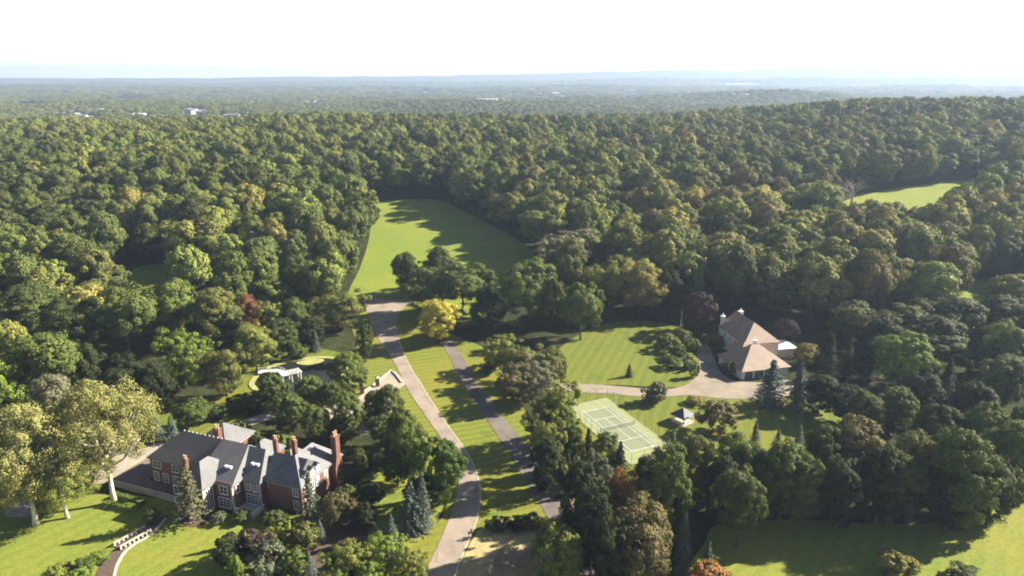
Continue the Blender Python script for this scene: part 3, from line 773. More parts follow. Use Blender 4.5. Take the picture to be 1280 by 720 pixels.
place(1003,268,28,16,'bare_tree','grey','bare-limbed grey tree among the brownish crowns above the cream house')
place(1070,217,54,20,'bare_tree','grey','bare grey tree against the bright hill field')
place(640,684,84,5.5,'bare_shrub','grey','bare grey shrub on the dry grass at the bottom edge')
place(116,478,138,28,'sycamore','syc','largest yellow sycamore with pale branching trunk on the garden lawn')
place(12,505,140,27,'sycamore','syc','second yellow sycamore cut by the picture edge')
place(66,556,96,17,'sycamore','ygreen','lower yellow-green sycamore between the two large ones')
#TREES_END

# ------------------------------------------------------------------ the woods
F_left = [(-700, 100), (455, 100), (470, 250), (463, 262), (465, 300), (456, 345), (436, 376), (405, 396), (330, 402), (250, 412), (100, 425), (-700, 440)]
F_mid = [(455, 100), (1700, 100), (2000, 500), (1300, 500), (1180, 470), (1060, 440), (1010, 410), (905, 392), (850, 386), (820, 372), (740, 378), (705, 366), (690, 330), (655, 302), (600, 270), (545, 247), (470, 248)]
def clumps(x, y): return .5+.5*vnoise(x, y, 38, 3.3)
cand = []
def scatter(y0, y1, sp, hr):
    ys = np.arange(y0, y1, sp*.87)
    for r, yv in enumerate(ys):
        xm = .80*yv+60
        for xv in np.arange(-xm-(r % 2)*sp/2, xm, sp):
            x = xv+rng.uniform(-.34, .34)*sp; y = yv+rng.uniform(-.34, .34)*sp
            cand.append((x, y, rng.uniform(*hr), sp))
scatter(190, 900, 12.2, (15, 26)); scatter(900, 1900, 14, (13, 20)); scatter(1900, 3600, 22, (14, 20)); scatter(3600, 7500, 44, (20, 30))
A = np.array([c[:4] for c in cand]); Zb = hz(A[:, 0], A[:, 1])
d_ = A[:, 1]*math.cos(PITCH)-(Zb-H0)*math.sin(PITCH)
PXX = 640+FOC*A[:, 0]/d_; PYY = 360-FOC*(A[:, 1]*math.sin(PITCH)+(Zb-H0)*math.cos(PITCH))/d_
ok = (inpoly(PXX, PYY, F_left) | inpoly(PXX, PYY, F_mid)) | (A[:, 1] > 900)
for k, P in LAWNS.items(): ok &= ~inpoly(A[:, 0], A[:, 1], P)
P_ = np.array(placed)
near = A[:, 1] < 420
for i in np.where(ok & near)[0]:
    dd = np.hypot(P_[:, 0]-A[i, 0], P_[:, 1]-A[i, 1])
    if (dd < P_[:, 2]*.75+3.2).any(): ok[i] = False
# glades around far roofs
FARB = [(112,149,9,8,4),(175,148,13,12,7),(238,128,9,8,4),(240,149,6,8,5),(285,148,9,8,6),(304,150,13,8,4),(345,136,5,8,5),(572,104,5,8,3),(602,129,16,8,6),(617,130,10,9,9),(630,131,10,8,6),(640,147,10,8,6),(695,121,8,9,7),(792,118,6,10,8),(428,124,7,10,5),(1036,163,13,10,9)]
far_sites = []
for (bx, by, bw, dep, hh) in FARB:
    x, y = G(bx, by); far_sites.append((x, y))
    s = max(1, y/900)
    ok &= ~((np.abs(A[:, 0]-x*A[:, 1]/y) < 8+10*s) & (A[:, 1] < y+8) & (A[:, 1] > y-(60 if y < 1000 else .16*y)))
# pale field patch far off
ff = PX([(765, 129), (775, 124), (795, 123), (800, 127), (790, 130)]); fy = np.mean([p[1] for p in ff]); fx = np.mean([p[0] for p in ff])
sheet('far_field', smooth_closed(ff), 1.0, M['hillfield'], step=20)
for fp in ([(388, 113.5), (436, 112.6), (440, 114.2), (400, 115)], [(505, 116), (548, 115), (550, 116.6), (512, 117.6)], [(140, 124), (186, 122.6), (190, 125), (150, 126.4)], [(905, 103.8), (950, 103.2), (952, 104.6), (908, 105)], [(20, 132), (60, 130.6), (64, 133), (26, 134.6)]):
    fw_ = PX(fp); gx_ = np.array([p[0]/p[1] for p in fw_]); gy_ = np.array([p[1] for p in fw_])
    sheet('far_field', smooth_closed(fw_), 1.2, M['farfield'], step=30)
    ok &= ~((A[:, 0]/A[:, 1] > gx_.min()) & (A[:, 0]/A[:, 1] < gx_.max()) & (A[:, 1] > gy_.min()*.9) & (A[:, 1] < gy_.max()))
SMALL = []
for (cx, cy_, sx_, sy_, n_) in ((618, 130, 26, 3, 9), (380, 131, 45, 5, 9), (100, 147, 45, 4, 6), (270, 146, 40, 4, 6), (720, 122, 60, 4, 6), (470, 124, 40, 4, 5), (930, 121, 40, 2, 2)):
    for _ in range(n_):
        x, y = G(cx+rng.uniform(-sx_, sx_), cy_+rng.uniform(-sy_, sy_)); SMALL.append((x, y))
        ok &= ~((np.abs(A[:, 0]-x*A[:, 1]/y) < 15) & (A[:, 1] < y+10) & (A[:, 1] > y*.93))
ok &= ~((np.abs(A[:, 0]-fx*A[:, 1]/fy) < 45) & (A[:, 1] > fy-420) & (A[:, 1] < fy+60))
# keep only what the frame or its shadows can reach
ok &= ~((PXX > 1035) & (PXX < 1195) & (PYY > 235) & (PYY < 314-(PXX-1035)*.2))
ok &= ~((PXX > 145) & (PXX < 228) & (PYY > 333) & (PYY < 425))
ok &= ~((PXX > 1195) & (PXX < 1245) & (PYY > 368) & (PYY < 408))
ok &= ~((A[:, 1] < 300) & (PXX > 860) & (PYY > 418) & (rng.random(len(A)) < .25))
ok &= (PXX > -190) & (PXX < 1560)
A = A[ok]; PXX = PXX[ok]; PYY = PYY[ok]; Zb = Zb[ok]
PALW = {  # palette by stretch of wood
 'left': (['dark', 'mid', 'olive', 'deep', 'light', 'gold'], [.36, .30, .18, .08, .06, .02]),
 'mid': (['dark', 'mid', 'olive', 'deep', 'light', 'ygreen', 'brown'], [.24, .28, .18, .10, .09, .07, .04]),
 'right': (['dark', 'mid', 'olive', 'brown', 'ygreen', 'light', 'gold', 'deep'], [.16, .26, .2, .12, .10, .08, .04, .04])}
RT = []; 
for i in range(len(A)):
    px, py = PXX[i], PYY[i]
    z = 'left' if px < 470 else ('mid' if px < 760 else 'right')
    if px > 990 and py > 405: t = 'deep'; A[i, 2] *= .68  # slope wood: its shade is put into the leaf tint
    elif z == 'right' and 820 < px < 1010 and 262 < py < 330 and rng.random() < .5: t = ['gold', 'brown', 'ygreen', 'orange'][rng.choice(4, p=[.35, .35, .27, .03])]
    elif 1060 < px < 1280 and 290 < py < 380 and rng.random() < .5: t = ['brown', 'gold', 'olive'][rng.integers(3)]
    elif 1150 < px < 1300 and 255 < py < 292: t = ['bright', 'light'][rng.integers(2)]
    elif z == 'left' and py < 215 and rng.random() < .6: t = ['olive', 'ygreen', 'light'][rng.choice(3, p=[.5, .25, .25])]
    else: t = PALW[z][0][rng.choice(len(PALW[z][0]), p=PALW[z][1])]
    cl = vnoise(A[i, 0], A[i, 1], 55, 7.7)+rng.normal(0, .25)
    if t in ('dark', 'mid', 'olive') and py < 400:
        if cl > .62: t = 'ygreen' if rng.random() < .55 else 'light'
        elif cl < -.62: t = 'dark'
    RT.append(t)
dist = np.hypot(A[:, 0], A[:, 1])
size = A[:, 2]/dist
inframe = (PXX > -25) & (PXX < 1305)
NIND = 300-sum(1 for o in bpy.data.objects if o.get('category') == 'tree')
order = np.argsort(-(size*inframe)); ind = set(order[:NIND-2].tolist())
COLW = {'dark': 'dark green', 'mid': 'mid green', 'olive': 'olive green', 'deep': 'very dark green', 'light': 'light green', 'gold': 'gold-green', 'ygreen': 'yellow-green', 'brown': 'brownish', 'bright': 'bright green', 'orange': 'orange-tinged'}
def where(px, py):
    if px < 455:
        a = 'above the hollow' if px < 130 else ('by the small glade' if px < 250 else ('behind the red maple' if px < 350 else 'by the meadow edge'))
        b = 'fronting the wood' if py > 370 else ('one row into the wood' if py > 335 else ('mid wood' if py > 290 else 'deep in the wood'))
    elif px < 700:
        a = 'at the far end of the meadow' if px < 560 else 'on the shaded side of the meadow'
        b = 'at the grass' if py > 300 else ('behind the grass edge' if py > 262 else 'back in the wood')
    else:
        a = 'above the house lawn' if px < 850 else ('behind the cream house' if px < 1010 else ('below the hill field' if px < 1150 else 'near the edge glade'))
        b = 'at the foot of the wood' if py > 372 else ('halfway up the wood' if py > 330 else ('high in the wood' if py > 290 else 'by the hill field level'))
    return a, b
tints = []; pts = []; scl = []; rot = []; pid = []
WK = ['wood']*5+['woodoval']*2
SRC = [PROTO['wood'][k] for k in range(5)]+[PROTO['woodoval'][k] for k in range(2)]
first_crown = {}
for i in range(len(A)):
    x, y, h, sp = A[i]; r = rng.integers(7)
    wsc = (sp*(.74 if A[i, 0] < 20 else .62)*rng.uniform(.68, 1.25)) / SRC[r][3] if sp < 12 else sp*.62/SRC[r][3]
    col = (np.array(T[RT[i]])*.8+np.array(T['olive'])*.2)*rng.uniform(.95, 1.4)
    wsc *= (1.4 if rng.random() < .16 else 1) if sp < 12 else 1
    if i in ind:
        a, b = where(PXX[i], PYY[i]); tall = 'tall' if h > 19.5 else ('low' if h < 16 else 'middling')
        kind = 'wood' if r < 5 else 'woodoval'
        cm, tm, h0, R0 = SRC[r]
        o = thing('forest_tree', f"{tall} {COLW[RT[i]]} tree {b}, {a}", 'tree', (x, y, float(hmesh(x, y))-.05), float(rng.uniform(0, 6.28)), f"{COLW[RT[i]]} trees {a}")
        o.scale = (wsc, wsc, h/h0)
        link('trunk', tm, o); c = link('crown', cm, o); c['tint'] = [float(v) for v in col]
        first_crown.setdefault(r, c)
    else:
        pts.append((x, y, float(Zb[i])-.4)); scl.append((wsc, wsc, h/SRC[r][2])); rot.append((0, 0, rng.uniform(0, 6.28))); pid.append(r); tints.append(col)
print('individual', len(ind), 'mass', len(pts))
def wood_mass(name, pts, scl, rot, pid, tints):
    me = bpy.data.meshes.new(name); me.from_pydata(pts, [], [])
    def at(n, ty, dat, key):
        a = me.attributes.new(n, ty, 'POINT'); a.data.foreach_set(key, np.array(dat, dtype=np.int32 if ty == 'INT' else np.float32).ravel())
    at('scl', 'FLOAT_VECTOR', scl, 'vector'); at('rot', 'FLOAT_VECTOR', rot, 'vector'); at('pid', 'INT', pid, 'value')
    at('tint', 'FLOAT_COLOR', [(*t, 1) for t in tints], 'color')
    o = link(name, me); o['kind'] = 'stuff'
    ng = bpy.data.node_groups.new('wood_spread', 'GeometryNodeTree')
    ng.interface.new_socket('Geometry', in_out='INPUT', socket_type='NodeSocketGeometry'); ng.interface.new_socket('Geometry', in_out='OUTPUT', socket_type='NodeSocketGeometry')
    gi = ng.nodes.new('NodeGroupInput'); go = ng.nodes.new('NodeGroupOutput')
    mp = ng.nodes.new('GeometryNodeMeshToPoints'); ng.links.new(gi.outputs[0], mp.inputs[0])
    jn = ng.nodes.new('GeometryNodeJoinGeometry')
    for r in sorted(first_crown, reverse=True):
        oi = ng.nodes.new('GeometryNodeObjectInfo'); oi.inputs['Object'].default_value = first_crown[r]; oi.inputs['As Instance'].default_value = True
        ng.links.new(oi.outputs['Geometry'], jn.inputs[0])
    ip = ng.nodes.new('GeometryNodeInstanceOnPoints'); ip.inputs['Pick Instance'].default_value = True
    def na(n, t):
        q = ng.nodes.new('GeometryNodeInputNamedAttribute'); q.data_type = t; q.inputs[0].default_value = n; return q.outputs[0]
    ng.links.new(mp.outputs[0], ip.inputs['Points']); ng.links.new(jn.outputs[0], ip.inputs['Instance'])
    ng.links.new(na('pid', 'INT'), ip.inputs['Instance Index']); ng.links.new(na('scl', 'FLOAT_VECTOR'), ip.inputs['Scale'])
    e2r = ng.nodes.new('FunctionNodeEulerToRotation'); ng.links.new(na('rot', 'FLOAT_VECTOR'), e2r.inputs[0]); ng.links.new(e2r.outputs[0], ip.inputs['Rotation'])
    ng.links.new(ip.outputs[0], go.inputs[0])
    md = o.modifiers.new('spread', 'NODES'); md.node_group = ng
    return o
wood_mass('far_wood', pts, scl, rot, pid, tints)

# ------------------------------------------------------------------ buildings
def hip(mb, u0, u1, v0, v1, ze, t, ov=.45, along=None, g0=False, g1=False, th=.22):
    """hip roof over a rectangle; along 'u' or 'v'; g0/g1 = gable instead of hip at the low/high end"""
    u0 -= ov; u1 += ov; v0 -= ov; v1 += ov; ze -= ov*t*.4
    if along is None: along = 'u' if u1-u0 > v1-v0 else 'v'
    if along == 'u':
        hf = (v1-v0)/2; zr = ze+hf*t; vm = (v0+v1)/2; a = u0 if g0 else u0+hf; b = u1 if g1 else u1-hf
        r0 = (a, vm, zr); r1 = (max(b, a), vm, zr)
        V = [(u0, v0, ze), (u1, v0, ze), (u1, v1, ze), (u0, v1, ze), r0, r1]; Fs = [(0, 1, 5, 4), (1, 2, 5), (2, 3, 4, 5), (3, 0, 4)]
    else:
        hf = (u1-u0)/2; zr = ze+hf*t; um = (u0+u1)/2; a = v0 if g0 else v0+hf; b = v1 if g1 else v1-hf
        r0 = (um, a, zr); r1 = (um, max(a, b), zr)
        V = [(u0, v0, ze), (u1, v0, ze), (u1, v1, ze), (u0, v1, ze), r0, r1]; Fs = [(0, 1, 4), (1, 2, 5, 4), (2, 3, 5), (3, 0, 4, 5)]
    L = [(x, y, ze-th) for x, y, z in V[:4]]
    o = [(6, 9, 8, 7), (0, 6, 7, 1), (1, 7, 8, 2), (2, 8, 9, 3), (3, 9, 6, 0)]
    mb.add(V+L, Fs+o); return r0, r1
def window(parent, x, y, z, w, h, rz, cols=2, rows=2, fm=None, name='window'):
    f = .13; mb = MB(); fr = fm or M['white']
    mb.box(-w/2-f, -w/2, -.10, .06, -f, h+f); mb.box(w/2, w/2+f, -.10, .06, -f, h+f)
    mb.box(-w/2, w/2, -.10, .06, h, h+f); mb.box(-w/2-.08, w/2+.08, -.16, .06, -f-.04, -.001)
    for c in range(1, cols): xx = -w/2+w*c/cols; mb.box(xx-.05, xx+.05, -.075, .02, .001, h-.001)
    for r in range(1, rows): zz = h*r/rows; mb.box(-w/2+.001, w/2-.001, -.065, .02, zz-.045, zz+.045)
    o = mb.build(name, fr, parent, loc=(x, y, z), rz=rz)
    MB().box(-w/2, w/2, -.04, .03, 0, h).build('pane', M['glass'], o)
    return o
def chimney(parent, x, y, z0, z1, w, m, pots=2, pm=None):
    mb = MB(); mb.box(x-w/2, x+w/2, y-w*.36, y+w*.36, z0, z1); mb.box(x-w/2-.12, x+w/2+.12, y-w*.36-.12, y+w*.36+.12, z1-.001, z1+.28)
    mb.box(x-w/2-.06, x+w/2+.06, y-w*.36-.06, y+w*.36+.06, z1-.9, z1-.65)
    c = mb.build('chimney', m, parent)
    for k in range(pots):
        xx = x+(k-(pots-1)/2)*w*.5; MB().tube([(xx, y, z1+.27), (xx, y, z1+.6), (xx, y, z1+1.1)], [.2, .16, .2], 10).build('chimney_pot', pm or m, c)
    return c
def hipu(mb, u0, u1, v0, v1, ze, zr, vr, iL, iR, ov=.4, th=.22):
    """roof with its ridge along u at v=vr, height zr; iL/iR = how far the ridge stops short of each end"""
    u0 -= ov*(iL > 0); u1 += ov*(iR > 0); z0 = ze-ov*(zr-ze)/(vr-v0); z1 = ze-ov*(zr-ze)/(v1-vr); v0 -= ov; v1 += ov; zl = min(z0, z1)
    V = [(u0, v0, zl), (u1, v0, zl), (u1, v1, zl), (u0, v1, zl), (u0+iL, vr, zr), (u1-iR, vr, zr)]
    L = [(x, y, z-th) for x, y, z in V[:4]]
    mb.add(V+L, [(0, 1, 5, 4), (1, 2, 5), (2, 3, 4, 5), (3, 0, 4), (6, 9, 8, 7), (0, 6, 7, 1), (1, 7, 8, 2), (2, 8, 9, 3), (3, 9, 6, 0)])
# --- mansion
M['pot'] = simple('buff_clay', (.52, .36, .22), .8, .15, 2)
ma = thing('brick_mansion', 'large red brick mansion with steep grey slate roofs, tall chimneys and white windows', 'house', (-80, 138.6, 0), -math.radians(21))
E_ = 6.4
wl = MB()
blocks = [(1.2, 20, 0, 11), (14.6, 21.6, -6, 3.4), (17, 26.1, -2.8, 10.8), (20, 30.5, .2, 10.6), (30.5, 38, 2, 10), (31.5, 39.6, 1.6, 15.5), (4, 13, 10, 19), (18.5, 24, 9, 16), (27, 32, 9, 15.5)]
Z1s = [E_, E_-.02, E_-.01, E_-.03, E_-.04, E_-.05, 5.2, 5.1, 5.0]
wl = MB()
for (a, b_, c, d), z1 in zip(blocks, Z1s): wl.box(a, b_, c, d, -.4, z1)
wl.build('wall', M['brick'], ma)
rf = MB(); T1 = .80
for i, (a, b_, c, d) in enumerate(blocks):
    al = ['u', 'v', 'v', 'v', 'u', 'v', 'v', 'v', 'v'][i]
    t = [.76, .9, .82, .98, .85, .95, .75, .9, .9][i]
    ze = Z1s[i]+.02-.004*i
    if i == 0: hipu(rf, a, b_, c, d, ze, 10.65, 5.5, 5.2, 0)
    elif i == 2: hipu(rf, a, b_, c, d, ze, 10.75, 5.45, 0, 2.5)
    elif i == 3: hipu(rf, a, b_, c, d, ze, 10.55, 5.4, 0, 2.5)
    else: hip(rf, a, b_, c, d, ze, t, along=al, g0=(i == 4), g1=(i == 4))
roof = rf.build('roof', M['slate'], ma)
tr = MB()
for (a, b_, c, d), z1 in zip(blocks, Z1s):   # white eaves boards under the roof edge
    tr.box(a-.3, b_+.3, c-.3, c-.06, z1-.55, z1-.37); tr.box(b_+.06, b_+.3, c-.055, d, z1-.55, z1-.37)
tr.build('eaves_board', M['white'], ma)
cn = MB()
for (x, y) in ((21.6, -6), (26.1, -2.8), (30.5, .2), (10.2, 0)): cn.box(x-.28, x+.1, y-.14, y+.25, -.2, E_-.6)
cn.build('corner_strip', M['stone'], ma)  # pale upright strips on the brick front
for (x, y, z0, z1, w_) in ((13.6, 7.6, 5, 11.3, 1.4), (27.6, 9.4, 5, 10.5, .95), (32.0, 10.0, 5, 10.8, 1.0), (12.6, -1.0, 4, 8.2, .95)): chimney(ma, x, y, z0, z1, w_, M['brick'], 2, M['pot'])
mb = MB(); mb.add([(39.55, 11.9, -.3), (40.8, 11.9, -.3), (40.8, 14.5, -.3), (39.55, 14.5, -.3), (39.55, 11.9, 5), (40.8, 11.9, 5), (40.8, 14.5, 5), (39.55, 14.5, 5), (39.55, 12.5, 7.5), (40.8, 12.5, 7.5), (40.8, 13.9, 7.5), (39.55, 13.9, 7.5), (39.55, 12.5, 12.0), (40.8, 12.5, 12.0), (40.8, 13.9, 12.0), (39.55, 13.9, 12.0)],
   [(0, 1, 5, 4), (1, 2, 6, 5), (2, 3, 7, 6), (3, 0, 4, 7), (4, 5, 9, 8), (5, 6, 10, 9), (6, 7, 11, 10), (7, 4, 8, 11), (8, 9, 13, 12), (9, 10, 14, 13), (10, 11, 15, 14), (11, 8, 12, 15), (12, 13, 14, 15)])
mb.box(39.42, 40.95, 12.37, 14.03, 11.8, 12.1); c = mb.build('chimney', M['brick'], ma); c['label'] = 'tallest chimney stepping up the outside of the end wall'
for k in range(2): MB().tube([(40.2, 12.85+.7*k, 12.09), (40.2, 12.85+.7*k, 12.5), (40.2, 12.85+.7*k, 13.1)], [.26, .2, .25], 10).build('chimney_pot', M['pot'], c)
FR = 0.0; RT_ = math.pi/2
for (x, y, z, w_, h, rz, cc, rr) in [
  (3.2, 0, 3.9, 2.2, 1.5, FR, 3, 2), (2.6, 0, .8, 1.3, 1.9, FR, 2, 3), (5.2, 0, .8, 1.3, 1.9, FR, 2, 3), (8.3, 0, 3.9, 1.6, 1.5, FR, 2, 2), (8.3, 0, .8, 1.8, 1.9, FR, 3, 3), (11.6, 0, 3.9, 1.5, 1.5, FR, 2, 2), (11.6, 0, .8, 1.5, 1.9, FR, 2, 3),
  (15, -6, 3.7, 1.6, 1.7, FR, 2, 2), (15, -6, .8, 1.8, 2, FR, 2, 3), (18.8, -6, 3.7, 1.6, 1.7, FR, 2, 2), (18.8, -6, .8, 1.8, 2, FR, 2, 3),
  (23.9, -2.8, 3.8, 1.9, 1.6, FR, 2, 2), (23.9, -2.8, .7, 2.8, 2.0, FR, 3, 3),
  (27.4, .2, 3.8, 1.1, 1.8, FR, 2, 3), (29.2, .2, 3.8, 1.1, 1.8, FR, 2, 3), (28.3, .2, .7, 2.6, 2.1, FR, 4, 3),
  (31.7, 2, 3.9, .9, 1.7, FR, 2, 3), (35.6, 2, 3.9, 1.1, 1.7, FR, 2, 3), (31.9, 2, .8, .9, 1.9, FR, 2, 3), (35.8, 2, .8, 1.1, 1.9, FR, 2, 3), (38.2, 1.6, 3.9, 1.1, 1.7, FR, 2, 3), (38.2, 1.6, .8, 1.1, 1.9, FR, 2, 3),
  (39.6, 3.2, 3.7, 1.0, 1.7, RT_, 2, 3), (39.6, 5.2, 3.7, 1.0, 1.7, RT_, 2, 3), (39.6, 7.0, 3.7, .9, 1.7, RT_, 2, 3), (39.6, 3.2, .8, 1.0, 1.9, RT_, 2, 3), (39.6, 5.2, .8, 1.0, 1.9, RT_, 2, 3), (39.6, 9.8, 3.7, 1.0, 1.7, RT_, 2, 3),
  (21.6, -4.5, .8, 1.9, 4.4, RT_, 3, 6), (26.1, -1.3, 3.8, .9, 1.7, RT_, 1, 3)]:
    dx, dy = (0, -.0) if rz == FR else (0, 0)
    window(ma, x+dx, y+dy, z, w_, h, rz, cc, rr)
for k, v in enumerate((4.0, 5.9, 7.8)):     # dormers on the sunlit slope
    d = MB(); x1 = 39.3; x0 = 37.2; zb = 6.6
    d.box(x0, x1, v-.6, v+.6, zb, zb+1.35)
    dm = d.build('dormer', M['white'], ma)
    r = MB(); r.add([(x0-1.2, v-.75, zb+1.3), (x1+.2, v-.75, zb+1.3), (x1+.2, v+.75, zb+1.3), (x0-1.2, v+.75, zb+1.3), (x0-1.6, v, zb+2.0), (x1+.2, v, zb+2.0)], [(0, 1, 5, 4), (1, 2, 5), (2, 3, 4, 5), (3, 0, 4), (0, 3, 2, 1)])
    r.build('dormer_roof', M['dark_roof'], dm)
    window(dm, x1, v, zb+.3, .7, .8, RT_, 2, 2)
for (x, y, t0, hh) in ((22.4, 0.2, 0, 0), (23.4, 0.2, 0, 0), (27.2, 2.6, 0, 0), (28.4, 2.6, 0, 0), (34.0, 3.4, 0, 0)):
    zz = 6.4+ (y-(-2.8 if x < 25 else (.2 if x < 30 else 1.8)))*(.525 if x < 25 else (.8 if x < 30 else .85))
    MB().box(x-.35, x+.35, y-.25, y+.25, zz-.3, zz+.32).build('skylight', M['white'], roof)
sn = MB()
for k in range(11): sn.box(6.4+1.15*k-.12, 6.4+1.15*k+.12, 5.38, 5.62, 10.2, 10.85)
sn.build('ridge_ornament', M['stone'], roof)
# porch with balustrade
po = MB(); po.box(26.3, 31.6, -3.4, .15, -.3, .55); po.build('porch', M['stone'], ma)
bl = MB(); bl.box(26.4, 31.5, -3.3, -3.1, 1.35, 1.5); bl.box(31.3, 31.5, -3.05, 0, 1.35, 1.5)
for k in range(12): bl.box(26.5+.44*k, 26.62+.44*k, -3.26, -3.14, .55, 1.35)
for k in range(6): bl.box(31.34, 31.46, -2.9+.5*k, -2.78+.5*k, .55, 1.35)
bl.build('balustrade', M['white'], ma)
# terrace as its own structure-like wall beside the mansion
te = thing('terrace_wall', 'low pale stone terrace wall with balusters along the shaded mansion front', 'wall', (-80, 138.6, 0), -math.radians(21))
MB().box(-6, 12.4, -4.6, -4.2, -.3, .75).build('base_wall', M['stone'], te)
bb = MB(); bb.box(-6, 12.4, -4.55, -4.25, 1.3, 1.45)
for k in range(36): bb.box(-5.9+.52*k, -5.7+.52*k, -4.48, -4.32, .75, 1.3)
bb.build('balustrade', M['stone'], te)
def loc2w(u, v): a = -math.radians(21); return (-80+u*math.cos(a)-v*math.sin(a), 138.6+u*math.sin(a)+v*math.cos(a))
sheet('terrace', [loc2w(-8, -4.2), loc2w(13, -4.2), loc2w(13, 0), loc2w(0, 0), loc2w(0, 12), loc2w(-8, 12)], .2, M['service'])
# --- hedges
def hedge(px0, px1, wd, h, tint, label, group=None):
    a = np.array(G(*px0)); b = np.array(G(*px1)); L = np.linalg.norm(b-a); n = int(L*260)
    C = np.stack([rng.uniform(0, L, n), rng.uniform(-wd/2, wd/2, n), rng.uniform(.05, h, n)], 1)
    k = rng.integers(0, 3, n); C[k == 0, 2] = h+rng.normal(0, .05, (k == 0).sum()); s = np.where(rng.random(n) < .5, -1, 1)
    C[k == 1, 1] = (s*wd/2)[k == 1]; Nn = rng.normal(0, .4, (n, 3)); Nn[k == 0, 2] += 1; Nn[k == 1, 1] += s[k == 1]; Nn[k == 2] += [.2, .2, .5]
    C[:, 2] += .12*np.sin(C[:, 0]*2.2)
    me = quads_mesh('hedge', C, Nn, .22*rng.uniform(.7, 1.3, n))
    o = link('hedge', me, None, (a[0], a[1], float(hmesh(*a))), math.atan2(b[1]-a[1], b[0]-a[0])); o['tint'] = list(T[tint])
    return tag(o, label, 'hedge', group)
hedge((143, 621), (182, 632), 1.1, 1.1, 'light', 'clipped straight hedge nearest the terrace wall, touched by sun')
hedge((131, 631), (173, 639), 1.5, 1.0, 'bright', 'bumpier bright hedge on the lawn side of the clipped one')
# --- balustraded garden stair
a = np.array(G(147, 686)); b = np.array(G(186, 664)); ang = math.atan2(b[1]-a[1], b[0]-a[0]); L = float(np.linalg.norm(b-a))
gs = thing('garden_stair', 'pale stone garden stair with square openings in its parapet, leading up to the mansion', 'stair', (a[0], a[1], 0), ang)
for side in (-.9, 1.1):
    p = MB(); p.box(0, L, side-.15, side+.15, .72, .92)
    nn = 7
    for k in range(nn+1): xx = (L-.3)*k/nn; p.box(xx, xx+.3, side-.13, side+.13, -.2, .72)
    p.build('parapet', M['stone'], gs)
st = MB()
for k in range(6): st.box(L*k/6+.02, L*(k+1)/6, -.74, .94, -.2, .2+.03*k)
st.build('steps', M['mulch'], gs)
# --- shed behind the sycamores
sx, sy = G(88, 603); sh = thing('garden_shed', 'small white gabled shed with dark roof glimpsed under the sycamores', 'shed', (sx, sy, 0), math.radians(50))
w_ = MB(); w_.box(-2.6, 2.6, -2, 2, -.2, 2.6); w_.add([(-2.6, -2, 2.6), (-2.6, 2, 2.6), (-2.6, 0, 4.1), (2.6, -2, 2.6), (2.6, 2, 2.6), (2.6, 0, 4.1)], [(0, 2, 1), (3, 4, 5), (0, 3, 5, 2), (1, 2, 5, 4)]); w_.build('wall', M['white'], sh)
r_ = MB(); r_.add([(-2.9, -2.4, 2.45), (2.9, -2.4, 2.45), (2.9, 0, 4.25), (-2.9, 0, 4.25), (-2.9, 2.4, 2.45), (2.9, 2.4, 2.45)], [(0, 1, 2, 3), (3, 2, 5, 4)]); ro = r_.build('roof', M['dark_roof'], sh)
ro.modifiers.new('s', 'SOLIDIFY').thickness = .15
window(sh, 0, -2, .9, .9, 1.1, 0); MB().box(2.6, 2.66, -.5, .5, 0, 2.1).build('door', M['metal'], sh)

# --- cream house and garage
ch = thing('cream_house', 'cream house with steep tan shingle roof, white chimneys, attached garage and white flat roof', 'house', (72.2, 207.0, 0), math.radians(10))
M['cream'] = simple('cream_render', (.66, .60, .50), .85, .08, .6)
wb = MB(); wb.box(0, 11.6, 0, 17.5, -.3, 6.0); wb.build('wall', M['cream'], ch)
rb = MB(); hip(rb, 0, 11.6, 0, 17.5, 6.02, .8, along='v', g1=True, ov=.3); rf = rb.build('roof', M['tan_roof'], ch)
gw = MB(); gw.add([(0, 17.5, 5.9), (11.6, 17.5, 5.9), (5.8, 17.5, 10.2)], [(0, 1, 2)]); gw.build('gable', M['cream'], ch)
for (x, y, z0, z1, ww) in ((.8, 17.0, 3, 9.2, 1.2), (6.6, 16.4, 7, 10.8, 1.4), (1.6, -3.0, 4, 8.0, 1.1)): chimney(ch, x, y, z0, z1, ww, M['white'], 1, M['white'])
for y in (2.5, 6, 9.5, 13): window(ch, 0, y, 3.6, 1.1, 1.4, -math.pi/2); window(ch, 0, y, .3, 1.2, 1.5, -math.pi/2)
ga = link('garage', None, ch, (-7.2, -13.0, 0), math.radians(4))
g_ = MB(); g_.box(0, 15.5, 0, 13, -.3, 3.0); g_.build('garage_wall', M['cream'], ga)
g_ = MB(); hip(g_, 0, 15.5, 0, 13, 3.02, .74, along='u', ov=.6); hip(g_, 2.5, 9.5, 6, 15, 4.6, .9, along='v', ov=.3); g_.build('garage_roof', M['tan_roof'], ga)
for x in (2.2, 5.6, 9.0):
    MB().box(x-1.35, x+1.35, -.05, .02, 0, 2.35).build('garage_door', M['dark_roof'], ga)
fr = MB()
for x in (.55, 3.75, 7.15, 10.6): fr.box(x, x+.3, -.12, .02, 0, 2.7)
fr.box(.55, 10.9, -.13, -.001, 2.4, 2.75); fr.build('door_surround', M['white'], ga)
fl = MB(); fl.box(11.65, 18.6, .5, 8.5, 2.9, 3.2); fl.build('flat_roof', M['white'], ch)
fl = MB(); fl.box(11.65, 18.2, .9, 8.1, -.2, 2.9); fl.build('annex_wall', M['cream'], ch)
